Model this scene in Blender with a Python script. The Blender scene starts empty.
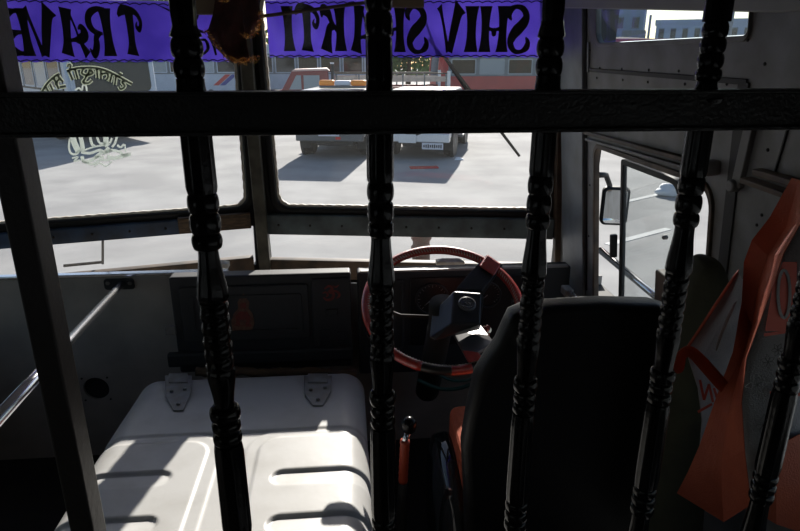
import bpy, bmesh, math, random
from mathutils import Vector, Matrix
from math import sin, cos, pi, radians, sqrt, atan2, hypot
random.seed(7)
SC = bpy.context.scene
COL = SC.collection

# ------------------------------------------------------------------ camera geometry
F, PIT, YAW = 615.0, radians(18.7), radians(5.0)
EYE = Vector((0, 0, 1.5))

def ray(x, y):
    u = (x - 400) / F; v = (265.5 - y) / F
    yp = cos(PIT) + v * sin(PIT); z = -sin(PIT) + v * cos(PIT)
    return Vector((u * cos(YAW) + yp * sin(YAW), -u * sin(YAW) + yp * cos(YAW), z))

class Plane:
    """A real plane of the bus: origin, in-plane axes ex (right) and ey (up), normal en."""
    def __init__(s, o, ex, ey_hint):
        s.o = Vector(o); s.ex = Vector(ex).normalized()
        s.en = s.ex.cross(Vector(ey_hint)).normalized()
        s.ey = s.en.cross(s.ex).normalized()
        s.M = Matrix(((s.ex.x, s.ey.x, s.en.x, s.o.x), (s.ex.y, s.ey.y, s.en.y, s.o.y),
                      (s.ex.z, s.ey.z, s.en.z, s.o.z), (0, 0, 0, 1)))
    def hit(s, x, y):
        r = ray(x, y)
        return EYE + r * ((s.o - EYE).dot(s.en) / r.dot(s.en))
    def l(s, x, y):
        p = s.hit(x, y) - s.o
        return (p.dot(s.ex), p.dot(s.ey))
    def w(s, a, b, d=0.0):
        return s.o + s.ex * a + s.ey * b + s.en * d

def PY(y): return Plane((0, y, 0), (1, 0, 0), (0, 0, 1))
def PZ(z): return Plane((0, 0, z), (1, 0, 0), (0, 1, 0))
def PX(x): return Plane((x, 0, 0), (0, -1, 0), (0, 0, 1))
def at(x, y, X=None, Y=None, Z=None):
    return (PX(X) if X is not None else PY(Y) if Y is not None else PZ(Z)).hit(x, y)

GRILLE = PY(0.62)
SCREEN_R = Plane((-.37, 2.5, .925), (1, -.153, 0), (0, -.1, 1))
SCREEN_L = Plane((-.37, 2.5, .925), (1, .245, 0), (0, -.1, 1))
WALL = Plane((.80, 0, 1.2), (0, -1, 0), (-.10, 0, 1))     # right wall, ex runs to the rear; en points outwards? (checked below)
IN = 1 if WALL.en.x < 0 else -1                            # sign of the wall normal towards the cabin

# ------------------------------------------------------------------ materials
def nt(name):
    m = bpy.data.materials.new(name); m.use_nodes = True
    n = m.node_tree.nodes; n.clear()
    return m, n, m.node_tree.links

def mat(name, c, rough=.5, metal=0, c2=None, scale=12, detail=4, bump=0, bscale=None, spec=.5, coat=0, lo=.35, hi=.65, stretch=None, trans=0):
    m, n, L = nt(name)
    out = n.new('ShaderNodeOutputMaterial'); b = n.new('ShaderNodeBsdfPrincipled')
    L.new(b.outputs[0], out.inputs[0])
    b.inputs['Base Color'].default_value = (*c, 1); b.inputs['Roughness'].default_value = rough
    b.inputs['Metallic'].default_value = metal; b.inputs['Specular IOR Level'].default_value = spec
    b.inputs['Coat Weight'].default_value = coat
    tc = n.new('ShaderNodeTexCoord'); src = tc.outputs['Object']
    if stretch:
        mp = n.new('ShaderNodeMapping'); mp.inputs['Scale'].default_value = stretch
        L.new(src, mp.inputs[0]); src = mp.outputs[0]
    if c2 is not None:
        t = n.new('ShaderNodeTexNoise'); t.inputs['Scale'].default_value = scale; t.inputs['Detail'].default_value = detail
        r = n.new('ShaderNodeValToRGB')
        r.color_ramp.elements[0].position = lo; r.color_ramp.elements[0].color = (*c, 1)
        r.color_ramp.elements[1].position = hi; r.color_ramp.elements[1].color = (*c2, 1)
        L.new(src, t.inputs['Vector']); L.new(t.outputs['Fac'], r.inputs[0]); L.new(r.outputs[0], b.inputs['Base Color'])
    if bump:
        t2 = n.new('ShaderNodeTexNoise'); t2.inputs['Scale'].default_value = bscale or scale * 4; t2.inputs['Detail'].default_value = 3
        bp = n.new('ShaderNodeBump'); bp.inputs['Strength'].default_value = bump; bp.inputs['Distance'].default_value = .004
        L.new(src, t2.inputs['Vector']); L.new(t2.outputs['Fac'], bp.inputs['Height']); L.new(bp.outputs[0], b.inputs['Normal'])
    if trans:
        tr = n.new('ShaderNodeBsdfTranslucent'); mx = n.new('ShaderNodeMixShader'); mx.inputs[0].default_value = trans
        tr.inputs[0].default_value = (*c, 1)
        if c2 is not None: L.new(r.outputs[0], tr.inputs[0])
        L.new(b.outputs[0], mx.inputs[1]); L.new(tr.outputs[0], mx.inputs[2]); L.new(mx.outputs[0], out.inputs[0])
    return m

def glass(name, dust=.02, tint=(1, 1, 1), gloss=.06, specks=.0):
    m, n, L = nt(name)
    out = n.new('ShaderNodeOutputMaterial')
    t = n.new('ShaderNodeBsdfTransparent'); t.inputs[0].default_value = (*tint, 1)
    g = n.new('ShaderNodeBsdfGlossy'); g.inputs['Roughness'].default_value = .03
    d = n.new('ShaderNodeBsdfTranslucent'); d.inputs[0].default_value = (.8, .8, .78, 1)
    lw = n.new('ShaderNodeLayerWeight'); lw.inputs[0].default_value = .5
    pw = n.new('ShaderNodeMath'); pw.operation = 'POWER'; pw.inputs[1].default_value = 4.5
    fr = n.new('ShaderNodeMath'); fr.operation = 'MULTIPLY_ADD'; fr.inputs[1].default_value = .7; fr.inputs[2].default_value = .02
    L.new(lw.outputs['Facing'], pw.inputs[0]); L.new(pw.outputs[0], fr.inputs[0])
    m1 = n.new('ShaderNodeMixShader'); m2 = n.new('ShaderNodeMixShader')
    L.new(fr.outputs[0], m1.inputs[0]); L.new(t.outputs[0], m1.inputs[1]); L.new(g.outputs[0], m1.inputs[2])
    tc = n.new('ShaderNodeTexCoord'); no = n.new('ShaderNodeTexNoise'); no.inputs['Scale'].default_value = 140; no.inputs['Detail'].default_value = 2
    mr = n.new('ShaderNodeMapRange'); mr.inputs[1].default_value = .70; mr.inputs[2].default_value = .80; mr.inputs[3].default_value = dust; mr.inputs[4].default_value = dust + specks
    L.new(tc.outputs['Object'], no.inputs['Vector']); L.new(no.outputs['Fac'], mr.inputs[0]); L.new(mr.outputs[0], m2.inputs[0])
    L.new(m1.outputs[0], m2.inputs[1]); L.new(d.outputs[0], m2.inputs[2]); L.new(m2.outputs[0], out.inputs[0])
    return m

M = {}
M['gloss_black'] = mat('gloss black paint', (.004, .004, .005), .22, spec=.24, bump=.1, bscale=90)
M['rail_black'] = mat('crackled black paint', (.010, .010, .011), .38, bump=.5, bscale=260)
M['post'] = mat('matt black paint', (.016, .013, .013), .5, bump=.15, bscale=120)
M['rubber'] = mat('black rubber', (.008, .008, .009), .6)
M['bead'] = mat('white sealant bead', (.62, .56, .46), .6, c2=(.75, .72, .66), scale=60)
M['grey_wall'] = mat('worn grey panel paint', (.20, .205, .21), .5, c2=(.115, .11, .105), scale=9, detail=8, bump=.12, bscale=60, lo=.38, hi=.7)
M['pillar'] = mat('blue grey pillar paint', (.20, .23, .26), .45, c2=(.11, .12, .125), scale=7, detail=8, lo=.4, hi=.7)
M['brown_frame'] = mat('rusted brown frame', (.13, .09, .06), .6, c2=(.055, .04, .03), scale=16, detail=6)
M['mullion'] = mat('dirty khaki steel', (.11, .105, .08), .55, c2=(.05, .045, .035), scale=18, detail=6)
M['bar_grey'] = mat('dusty teal grey bar', (.13, .17, .185), .45, c2=(.07, .085, .09), scale=14, detail=6)
M['bar_blue'] = mat('scuffed blue bar', (.035, .075, .15), .45, c2=(.02, .03, .05), scale=10, detail=6)
M['wood'] = mat('old varnished wood', (.16, .10, .055), .6, c2=(.06, .04, .025), scale=8, detail=6, stretch=(2, 14, 14))
M['panel'] = mat('grey beige painted sheet', (.48, .44, .40), .55, c2=(.36, .33, .30), scale=6, detail=7, bump=.06, bscale=40)
M['dash'] = mat('charcoal dashboard plastic', (.026, .028, .032), .6, bump=.1, bscale=220)
M['dash_light'] = mat('worn grey dashboard edge', (.30, .29, .27), .4)
M['dark'] = mat('dark grimy metal', (.018, .017, .016), .7, c2=(.03, .027, .024), scale=10)
M['ceiling'] = mat('pale ceiling laminate', (.24, .235, .225), .5, c2=(.19, .185, .18), scale=5)
M['bonnet'] = mat('cream white enamel', (.56, .555, .54), .4, c2=(.44, .43, .405), scale=7, detail=9, bump=.05, bscale=50, lo=.45, hi=.75)
M['latch'] = mat('brushed grey steel', (.27, .27, .265), .5, .3, c2=(.22, .20, .18), scale=30)
M['steel'] = mat('polished steel tube', (.75, .76, .80), .2, 1)
M['chrome'] = mat('chrome', (.8, .8, .82), .1, 1)
M['red_leather'] = mat('red leather lacing', (.50, .035, .025), .35, c2=(.36, .03, .02), scale=90, bump=.3, bscale=300, coat=.9)
M['black_leather'] = mat('black leather', (.02, .017, .015), .35, bump=.3, bscale=300, coat=.5)
M['stitch'] = mat('pale stitching', (.42, .34, .28), .6)
M['hub'] = mat('grey steering plastic', (.026, .028, .032), .3, bump=.08, bscale=200)
M['hub_light'] = mat('grey steering spoke', (.12, .12, .125), .28)
M['emblem'] = mat('silver emblem', (.5, .5, .52), .25, .8)
M['gauge'] = mat('gauge face', (.012, .012, .014), .3)
M['gauge_mark'] = mat('gauge marking', (.35, .35, .35), .5)
M['seat'] = mat('black vinyl', (.005, .005, .006), .5, spec=.25, bump=.2, bscale=160)
M['piping'] = mat('grey seat piping', (.16, .155, .14), .45)
M['orange_seat'] = mat('orange seat cloth', (.55, .12, .05), .8, c2=(.42, .085, .035), scale=60, bump=.3, bscale=300)
M['orange_wrap'] = mat('orange red tape', (.42, .06, .025), .45, bump=.3, bscale=200)
M['olive'] = mat('olive cloth', (.055, .055, .032), .9, c2=(.035, .036, .022), scale=14, bump=.4, bscale=60)
M['bag_orange'] = mat('orange woven plastic', (.48, .085, .028), .6, c2=(.38, .06, .02), scale=14, bump=.4, bscale=420, trans=.15)
M['bag_grey'] = mat('grey woven plastic', (.34, .32, .33), .65, c2=(.26, .245, .25), scale=18, bump=.5, bscale=420, trans=.15)
M['bag_red'] = mat('red bag print', (.50, .06, .03), .6)
M['bag_line'] = mat('dark floral print', (.10, .09, .09), .6)
M['purple'] = mat('purple film', (.17, .13, .47), .5, c2=(.27, .21, .64), scale=5, detail=6, trans=.6)
M['ink'] = mat('black lettering film', (.003, .003, .004), .6)
M['decal'] = mat('grey green sticker', (.14, .17, .14), .6, trans=.3)
M['decal_edge'] = mat('pale sticker outline', (.62, .66, .58), .6, trans=.5)
M['decal_white'] = mat('white etched sticker', (.72, .76, .74), .6, trans=.5)
M['maroon'] = mat('maroon votive cloth', (.06, .012, .010), .8, c2=(.03, .008, .007), scale=30, bump=.4, bscale=200, trans=.06)
M['tinsel'] = mat('gold tinsel', (.75, .36, .08), .22, .9)
M['visor'] = mat('tan vinyl visor', (.20, .15, .10), .6)
M['sticker_red'] = mat('red sticker', (.20, .022, .016), .5, c2=(.12, .015, .012), scale=90)
M['sticker_gold'] = mat('gold sticker', (.17, .085, .045), .45, c2=(.10, .03, .022), scale=80)
M['teal'] = mat('teal hose', (.01, .075, .065), .4)
M['rust'] = mat('rusty red paint', (.17, .035, .028), .6, c2=(.09, .03, .02), scale=14)
M['asphalt'] = mat('sunbleached concrete yard', (.36, .358, .352), .9, c2=(.25, .25, .25), scale=.9, detail=9, bump=.4, bscale=8)
M['road_white'] = mat('worn white road paint', (.60, .60, .59), .8)
M['white_car'] = mat('white car paint', (.78, .79, .80), .25, coat=.5)
M['car_dark'] = mat('dark car trim', (.02, .021, .023), .5)
M['car_grey'] = mat('grey bumper', (.13, .135, .14), .5)
M['car_glass'] = mat('dark car glass', (.015, .018, .02), .06)
M['pane_light'] = mat('pale bus window', (.30, .36, .40), .15)
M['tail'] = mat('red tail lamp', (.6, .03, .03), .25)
M['amber'] = mat('amber beacon lens', (1, .42, .06), .3, trans=.2)
M['plate'] = mat('pale number plate', (.72, .72, .78), .5)
M['bus_white'] = mat('pale blue bus paint', (.50, .57, .66), .35, c2=(.44, .51, .60), scale=3)
M['bus_red'] = mat('faded red bus paint', (.50, .085, .075), .45, c2=(.42, .075, .07), scale=2)
M['bus_grey'] = mat('grey bus paint', (.20, .23, .25), .5, c2=(.15, .18, .20), scale=3)
M['truck_red'] = mat('faded maroon truck paint', (.26, .05, .05), .4, c2=(.21, .045, .045), scale=3)
M['truck_roof'] = mat('sunbleached pink roof', (.66, .46, .40), .5)
M['truck_board'] = mat('bleached plank', (.62, .52, .44), .8, c2=(.50, .40, .34), scale=5)
M['slash_red'] = mat('red slash', (.55, .06, .05), .4)
M['slash_blue'] = mat('blue slash', (.05, .07, .30), .4)
M['building'] = mat('blue grey render', (.26, .33, .43), .9, c2=(.23, .29, .38), scale=.2)
M['building_far'] = mat('pale render', (.38, .43, .52), .9)
M['earth'] = mat('dry earth', (.36, .27, .19), 1, c2=(.26, .20, .14), scale=.3)
M['leaf'] = mat('leaves', (.10, .20, .035), .6, c2=(.20, .33, .07), scale=3, trans=.3)
M['leaf_dark'] = mat('dark leaves', (.05, .11, .03), .6, c2=(.10, .18, .05), scale=3, trans=.25)
M['bark'] = mat('bark', (.09, .06, .04), .9)
M['bag_white'] = mat('white plastic bag', (.8, .82, .86), .5)
M['glass'] = glass('windscreen glass', .006, gloss=.05, specks=.12)
M['side_glass'] = glass('dusty tinted side glass', .03, (.86, .88, .88), specks=.08)
M['blue_glass'] = glass('blue tinted glass', .02, (.86, .93, .98), specks=.05)
M['mirror'] = mat('mirror glass', (.85, .87, .88), .03, 1)

# ------------------------------------------------------------------ object helpers
def prep(name, me, m, parent=None, smooth=False):
    o = bpy.data.objects.new(name, me); COL.objects.link(o)
    if m is not None: me.materials.append(M[m] if isinstance(m, str) else m)
    if parent is not None: o.parent = parent
    if smooth:
        for p in me.polygons: p.use_smooth = True
        if smooth is not True: me.set_sharp_from_angle(angle=radians(smooth))
    return o

def build(name, bm, m, parent=None, smooth=False, bevel=0):
    bmesh.ops.recalc_face_normals(bm, faces=bm.faces[:])
    me = bpy.data.meshes.new(name); bm.to_mesh(me); bm.free()
    o = prep(name, me, m, parent, smooth)
    if bevel:
        md = o.modifiers.new('bevel', 'BEVEL'); md.width = bevel; md.segments = 3; md.limit_method = 'ANGLE'; md.angle_limit = radians(35)
    return o

def tag(o, label=None, cat=None, group=None, kind=None):
    if label: o['label'] = label
    if cat: o['category'] = cat
    if group: o['group'] = group
    if kind: o['kind'] = kind
    return o

def empty(name, loc, rz=0, **k):
    o = bpy.data.objects.new(name, None); COL.objects.link(o)
    o.empty_display_size = .1
    o.location = loc; o.rotation_euler = (0, 0, rz)
    return tag(o, **k)

def world_child(o, parent):
    """parent o (built in world coordinates) under a placed empty"""
    o.parent = parent
    o.matrix_parent_inverse = Matrix.Translation(parent.location).inverted() if not parent.rotation_euler.z else (Matrix.Translation(parent.location) @ Matrix.Rotation(parent.rotation_euler.z, 4, 'Z')).inverted()
    return o

def box(bm, c, s, R=None):
    g = bmesh.ops.create_cube(bm, size=1)['verts']
    for v in g:
        p = Vector((v.co.x * s[0], v.co.y * s[1], v.co.z * s[2]))
        if R is not None: p = R @ p
        v.co = p + Vector(c)
    return g

def BX(c, s, R=None):
    bm = bmesh.new(); box(bm, c, s, R); return bm

def tube(pts, r, seg=10, bm=None, cap=True):
    bm = bm or bmesh.new()
    pts = [Vector(p) for p in pts]; rs = r if isinstance(r, (list, tuple)) else [r] * len(pts)
    rings = []; up = None
    for i, p in enumerate(pts):
        d = (pts[min(i + 1, len(pts) - 1)] - pts[max(i - 1, 0)]).normalized()
        if up is None: up = Vector((0, 0, 1)) if abs(d.z) < .9 else Vector((1, 0, 0))
        a = d.cross(up).normalized(); b = a.cross(d).normalized(); up = b
        rings.append([bm.verts.new(p + (a * cos(2 * pi * k / seg) + b * sin(2 * pi * k / seg)) * rs[i]) for k in range(seg)])
    for i in range(len(rings) - 1):
        for k in range(seg):
            bm.faces.new((rings[i][k], rings[i][(k + 1) % seg], rings[i + 1][(k + 1) % seg], rings[i + 1][k]))
    if cap:
        bm.faces.new(rings[0][::-1]); bm.faces.new(rings[-1])
    return bm

def lathe(prof, c, ax=(0, 0, 1), seg=24, bm=None):
    """prof: (radius, distance along ax)"""
    bm = bm or bmesh.new(); ax = Vector(ax).normalized(); c = Vector(c)
    u = ax.orthogonal().normalized(); v = ax.cross(u)
    rings = [[bm.verts.new(c + ax * h + (u * cos(2 * pi * k / seg) + v * sin(2 * pi * k / seg)) * max(r, 1e-4)) for k in range(seg)] for r, h in prof]
    for i in range(len(rings) - 1):
        for k in range(seg):
            bm.faces.new((rings[i][k], rings[i][(k + 1) % seg], rings[i + 1][(k + 1) % seg], rings[i + 1][k]))
    bm.faces.new(rings[0][::-1]); bm.faces.new(rings[-1])
    return bm

def rrect(x0, y0, x1, y1, r, n=6):
    rr = r if isinstance(r, (list, tuple)) else [r] * 4       # bl, br, tr, tl
    out = []
    for (cx, cy, a0, q) in ((x0, y0, pi, rr[0]), (x1, y0, 1.5 * pi, rr[1]), (x1, y1, 0, rr[2]), (x0, y1, .5 * pi, rr[3])):
        ox = cx + (q if cx == x0 else -q); oy = cy + (q if cy == y0 else -q)
        for k in range(n + 1):
            a = a0 + .5 * pi * k / n
            out.append((ox + q * cos(a), oy + q * sin(a)))
    return out

def circle(cx, cy, r, n=24):
    return [(cx + r * cos(2 * pi * k / n), cy + r * sin(2 * pi * k / n)) for k in range(n)]

def plate(name, loops, th, pl, m, parent=None, bev=0, off=0, smooth=False, bm_only=False):
    """a sheet of thickness th with holes (even-odd loops) on plane pl, its middle off metres along the normal"""
    cu = bpy.data.curves.new('outline', 'CURVE'); cu.dimensions = '2D'; cu.fill_mode = 'BOTH'
    cu.extrude = max(th / 2 - bev, 1e-5); cu.bevel_depth = bev; cu.bevel_resolution = 2; cu.offset = -bev
    for lp in loops:
        s = cu.splines.new('POLY'); s.points.add(len(lp) - 1); s.use_cyclic_u = True
        for p, (a, b) in zip(s.points, lp): p.co = (a, b, 0, 1)
    ob = bpy.data.objects.new('outline', cu); COL.objects.link(ob)
    dg = bpy.context.evaluated_depsgraph_get()
    me = bpy.data.meshes.new_from_object(ob.evaluated_get(dg))
    bpy.data.objects.remove(ob); bpy.data.curves.remove(cu)
    me.transform(pl.M @ Matrix.Translation((0, 0, off)))
    me.name = name; me.materials.clear()
    return prep(name, me, m, parent, smooth)

def join_bm(bms):
    out = bmesh.new()
    for b in bms:
        me = bpy.data.meshes.new('t'); b.to_mesh(me); b.free(); out.from_mesh(me); bpy.data.meshes.remove(me)
    return out

def hull(pts):
    bm = bmesh.new()
    for p in pts: bm.verts.new(p)
    r = bmesh.ops.convex_hull(bm, input=bm.verts[:])
    bmesh.ops.delete(bm, geom=[e for e in r['geom_interior'] if isinstance(e, bmesh.types.BMVert)], context='VERTS')
    return bm

def catmull(pts, n=6):
    P = [Vector(p) for p in pts]; out = []
    for i in range(len(P) - 1):
        p0, p1, p2, p3 = P[max(i - 1, 0)], P[i], P[i + 1], P[min(i + 2, len(P) - 1)]
        for k in range(n):
            t = k / n
            out.append(.5 * ((2 * p1) + (p2 - p0) * t + (2 * p0 - 5 * p1 + 4 * p2 - p3) * t * t + (3 * p1 - p0 - 3 * p2 + p3) * t ** 3))
    out.append(P[-1]); return out

def ribbon(bm, pts, ws, fn, smooth=0):
    """flat ribbon in 2D (pts, widths) mapped by fn(a,b)->Vector"""
    if smooth:
        q = catmull([(p[0], p[1], w) for p, w in zip(pts, ws)], smooth)
        pts = [(v[0], v[1]) for v in q]; ws = [v[2] for v in q]
    L, R = [], []
    for i in range(len(pts)):
        a = pts[max(i - 1, 0)]; b = pts[min(i + 1, len(pts) - 1)]
        dx, dy = b[0] - a[0], b[1] - a[1]; d = hypot(dx, dy) or 1
        nx, ny = -dy / d * ws[i] / 2, dx / d * ws[i] / 2
        L.append(bm.verts.new(fn(pts[i][0] + nx, pts[i][1] + ny))); R.append(bm.verts.new(fn(pts[i][0] - nx, pts[i][1] - ny)))
    for i in range(len(pts) - 1):
        bm.faces.new((L[i], R[i], R[i + 1], L[i + 1]))

def solid(o, th, off=0):
    md = o.modifiers.new('thickness', 'SOLIDIFY'); md.thickness = th; md.offset = off
    return o

def poly(bm, pts):
    return bm.faces.new([bm.verts.new(p) for p in pts])

def cloth(name, grid, m, parent=None, th=.0015, simple=False):
    """grid of rows of points -> smooth sheet with thickness"""
    bm = bmesh.new(); V = [[bm.verts.new(p) for p in row] for row in grid]
    for i in range(len(V) - 1):
        for k in range(len(V[0]) - 1):
            bm.faces.new((V[i][k], V[i][k + 1], V[i + 1][k + 1], V[i + 1][k]))
    o = build(name, bm, m, parent, True)
    md = o.modifiers.new('sub', 'SUBSURF'); md.levels = md.render_levels = 2
    if simple:
        md.subdivision_type = 'SIMPLE'
        for p in o.data.polygons: p.use_smooth = simple == 2
    return solid(o, th)

# ================================================================== THE BUS SHELL (the setting)
S = dict(kind='structure')
XL, YB = -1.54, -2.6
tag(build('floor', BX((-.37, -.05, -.03), (2.44, 5.1, .06)), 'dark'), 'dark bus floor under the seat and engine cover', 'floor', **S)
tag(build('ceiling', BX((-.37, -.05, 1.88), (2.44, 5.2, .05)), 'ceiling'), 'pale ceiling of the bus cabin', 'ceiling', **S)
LWP = Plane((XL - .03, 0, 1.2), (0, 1, 0), (0, 0, 1))
tag(plate('wall_left', [[(-2.6, -1.2), (2.5, -1.2), (2.5, .66), (-2.6, .66)], rrect(-1.8, -.42, -.1, .06, .04), rrect(1.25, -.62, 1.95, .06, .04)], .05, LWP, 'grey_wall'), 'grey left side wall of the bus', 'wall', **S)
lwf = tag(plate('window_6', [rrect(-1.83, -.45, -.07, .09, .05), rrect(-1.78, -.40, -.12, .04, .03)], .06, LWP, 'brown_frame', bev=.003), 'passenger side window in the left wall', 'window', **S)
plate('pane', [rrect(-1.80, -.42, -.10, .06, .03)], .004, LWP, 'side_glass', lwf)
lwd = tag(plate('door_1', [rrect(1.22, -1.18, 1.98, .09, .05), rrect(1.27, -.60, 1.93, .04, .03)], .06, LWP, 'brown_frame', bev=.003), 'front left entrance door with window', 'door', **S)
plate('pane', [rrect(1.25, -.62, 1.95, .06, .03)], .004, LWP, 'side_glass', lwd)
tag(build('wall_back', BX((-.37, YB, .93), (2.44, .05, 1.9)), 'dark'), 'dark rear end of the cabin behind the viewer', 'wall', **S)

# right wall with the driver's window, the small window above it
def wl(x, y): return WALL.l(x, y)
d0 = wl(595, 200)[0]; d1 = wl(713, 215)[0]; dt0 = wl(600, 146)[1]; dt1 = wl(705, 181)[1]
zt = .5 * (dt0 + dt1)
door_hole = rrect(d0, -.62, d1, zt, [.03, .03, .055, .035])
u0 = wl(598, 30)[0]; u1 = wl(751, 22)[0]; ub = .5 * (wl(603, 42)[1] + wl(747, 36)[1]); ut = wl(608, 3)[1]
pw_hole = rrect(-.88, -.42, 1.4, .02, .04)
up_hole = rrect(u0, ub, u1, ut + .02, [.035, .02, .02, .035])
wr = plate('wall_right', [[(-2.36, -1.2), (2.5, -1.2), (2.5, .66), (-2.36, .66)], door_hole, up_hole, pw_hole], .010, WALL, 'grey_wall', off=-IN * .005)
tag(wr, 'worn grey right wall panel around the driver window', 'wall', **S)

# driver's window: brown jamb, sliding sashes
dw = tag(plate('window_3', [rrect(d0 - .004, -.62, d1 + .004, zt + .004, [.03, .03, .058, .038]), rrect(d0 + .010, -.60, d1 - .008, zt - .010, [.02, .02, .05, .03])], .018, WALL, 'brown_frame', off=-IN * .002, bev=.002),
         'brown framed sliding driver window in the right wall', 'window', **S)
def sash(name, a0, a1, b0, b1, off, r, w, m, parent, gl):
    f = plate(name, [rrect(a0, b0, a1, b1, r), rrect(a0 + w, b0 + w, a1 - w, b1 - w, [max(q - w * .6, .004) for q in r])], .014, WALL, m, parent, bev=.002, off=off)
    plate('pane', [rrect(a0 + w * .6, b0 + w * .6, a1 - w * .6, b1 - w * .6, .01)], .003, WALL, gl, f, off=off)
    return f
s0 = wl(619, 200)[0]; s1 = wl(676, 200)[0]
sash('sliding_sash', s0 - .014, s1 + .006, -.60, zt - .022, -IN * .016, [.01, .01, .05, .01], .016, 'rubber', dw, 'side_glass')
# latch bar on the sash and the small handle
h0 = wl(616, 235); h1 = wl(616, 258)
plate('sash_handle', [rrect(h0[0] - .016, h1[1], h0[0], h0[1], .004)], .02, WALL, 'rubber', dw, off=IN * .004, bev=.003)
p = WALL.hit(668, 237)
build('sash_knob', lathe([(.002, 0), (.006, .003), (.006, .012), (.002, .016)], p, WALL.en * IN, 12), 'dash_light', dw, True)
k0 = wl(665, 268); k1 = wl(676, 296)
plate('sash_stop', [rrect(k0[0], -.52, k1[0], k0[1], .006)], .03, WALL, 'brown_frame', dw, off=IN * .012, bev=.004)

pwf = tag(plate('window_5', [rrect(-.90, -.44, 1.42, .04, .05), rrect(-.86, -.40, 1.38, 0, .03)], .04, WALL, 'brown_frame', off=-IN * .010, bev=.003), 'passenger side window in the right wall behind the grille', 'window', **S)
plate('pane', [rrect(-.87, -.41, 1.39, .01, .03)], .004, WALL, 'side_glass', pwf, off=-IN * .012)
# small window over it
uw = tag(plate('window_4', [rrect(u0 - .018, ub - .012, u1 + .004, ut + .03, [.045, .02, .02, .045]), rrect(u0, ub, u1, ut + .018, [.035, .012, .012, .035])], .008, WALL, 'grey_wall', off=IN * .003, bev=.002),
         'small blue tinted window high in the right wall', 'window', **S)
plate('pane', [rrect(u0 - .005, ub - .005, u1 + .003, ut + .02, .02)], .004, WALL, 'blue_glass', uw, off=-IN * .004)
c0 = wl(570, 1); c1 = wl(800, 11)
tag(plate('trim_1', [[(c0[0] - .25, c0[1]), (c1[0], c1[1]), (c1[0] + 1.6, c1[1] - .0), (c1[0] + 1.6, .66), (c0[0] - .25, .66)]], .03, WALL, 'ceiling', off=IN * .018, bev=.004),
    'pale cornice board above the small side window', 'trim', **S)
# panel seams and rails of the right wall
def strip(name, pts, w, th, m, label, cat='trim', off=0, parent=None):
    q = [wl(*p) for p in pts]
    (a0, b0), (a1, b1) = q[0], q[-1]
    d = Vector((a1 - a0, b1 - b0)).normalized() * 0 + Vector((-(b1 - b0), a1 - a0)).normalized() * w / 2
    lp = [(a0 + d.x, b0 + d.y), (a1 + d.x, b1 + d.y), (a1 - d.x, b1 - d.y), (a0 - d.x, b0 - d.y)]
    o = plate(name, [lp], th, WALL, m, parent, bev=min(.002, th / 4), off=IN * (th / 2 + off))
    if parent is None: tag(o, label, cat, **S)
    return o
strip('trim_2', [(590, 70), (748, 82)], .011, .004, 'rubber', 'dark horizontal seam under the small side window')
strip('trim_3', [(587, 0), (587, 290)], .006, .004, 'rubber', 'dark vertical seam at the front edge of the wall panel')
strip('trim_4', [(589.5, 42), (589, 72)], .012, .006, 'pillar', 'narrow riveted strip beside the small side window')
strip('trim_5', [(745, 82), (720, 300)], .034, .004, 'rubber', 'wide black gap at the rear edge of the driver door')
strip('trim_6', [(755, 120), (740, 185)], .026, .012, 'grey_wall', 'grey bracket strip behind the door gap')
strip('trim_7', [(763, 171), (850, 196)], .012, .022, 'brown_frame', 'brown sliding track of the rear side window, upper rib')
strip('trim_8', [(752, 179), (850, 212)], .010, .026, 'brown_frame', 'brown sliding track of the rear side window, lower rib')
strip('trim_9', [(588, 132), (712, 165)], .011, .016, 'brown_frame', 'brown upper rib of the track over the driver window')
strip('trim_10', [(588, 139), (712, 174)], .008, .012, 'grey_wall', 'grey lower rib of the track over the driver window')
e = wl(718, 168)
tag(plate('trim_11', [rrect(e[0] - .016, e[1] - .014, e[0] + .012, e[1] + .018, .006)], .03, WALL, 'latch', off=IN * .016, bev=.005), 'grey end block of the track over the driver window', 'trim', **S)
e = wl(739, 185)
tag(plate('trim_12', [circle(e[0], e[1], .013)], .02, WALL, 'grey_wall', off=IN * .012, bev=.004), 'round grey bracket end by the door gap', 'trim', **S)
strip('trim_13', [(790, 125), (776, 172)], .004, .004, 'rubber', 'thin seam in the rear wall panel')
for (x, y) in ((600, 68), (622, 69), (649, 70), (679, 71), (597, 78), (623, 80), (648, 82), (590, 50), (588.5, 66), (706, 66), (685, 84), (727, 84), (748, 40), (765, 64), (768, 150), (590, 185), (589, 236), (757, 225), (762, 215), (590, 120)):
    p = WALL.hit(x, y)
    build('rivet', lathe([(.0035, 0), (.003, .002), (.001, .003)], p, WALL.en * IN, 8), 'rubber', wr)

# A-pillar panel, corner post at the end of the windscreen
a0 = wl(566, 200)[0]; a1 = wl(586, 200)[0]
tag(plate('trim_14', [rrect(a0 - .01, -.55, a1, .64, .004)], .012, WALL, 'pillar', off=IN * .007, bev=.003), 'blue grey front pillar panel beside the windscreen', 'trim', **S)

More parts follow.
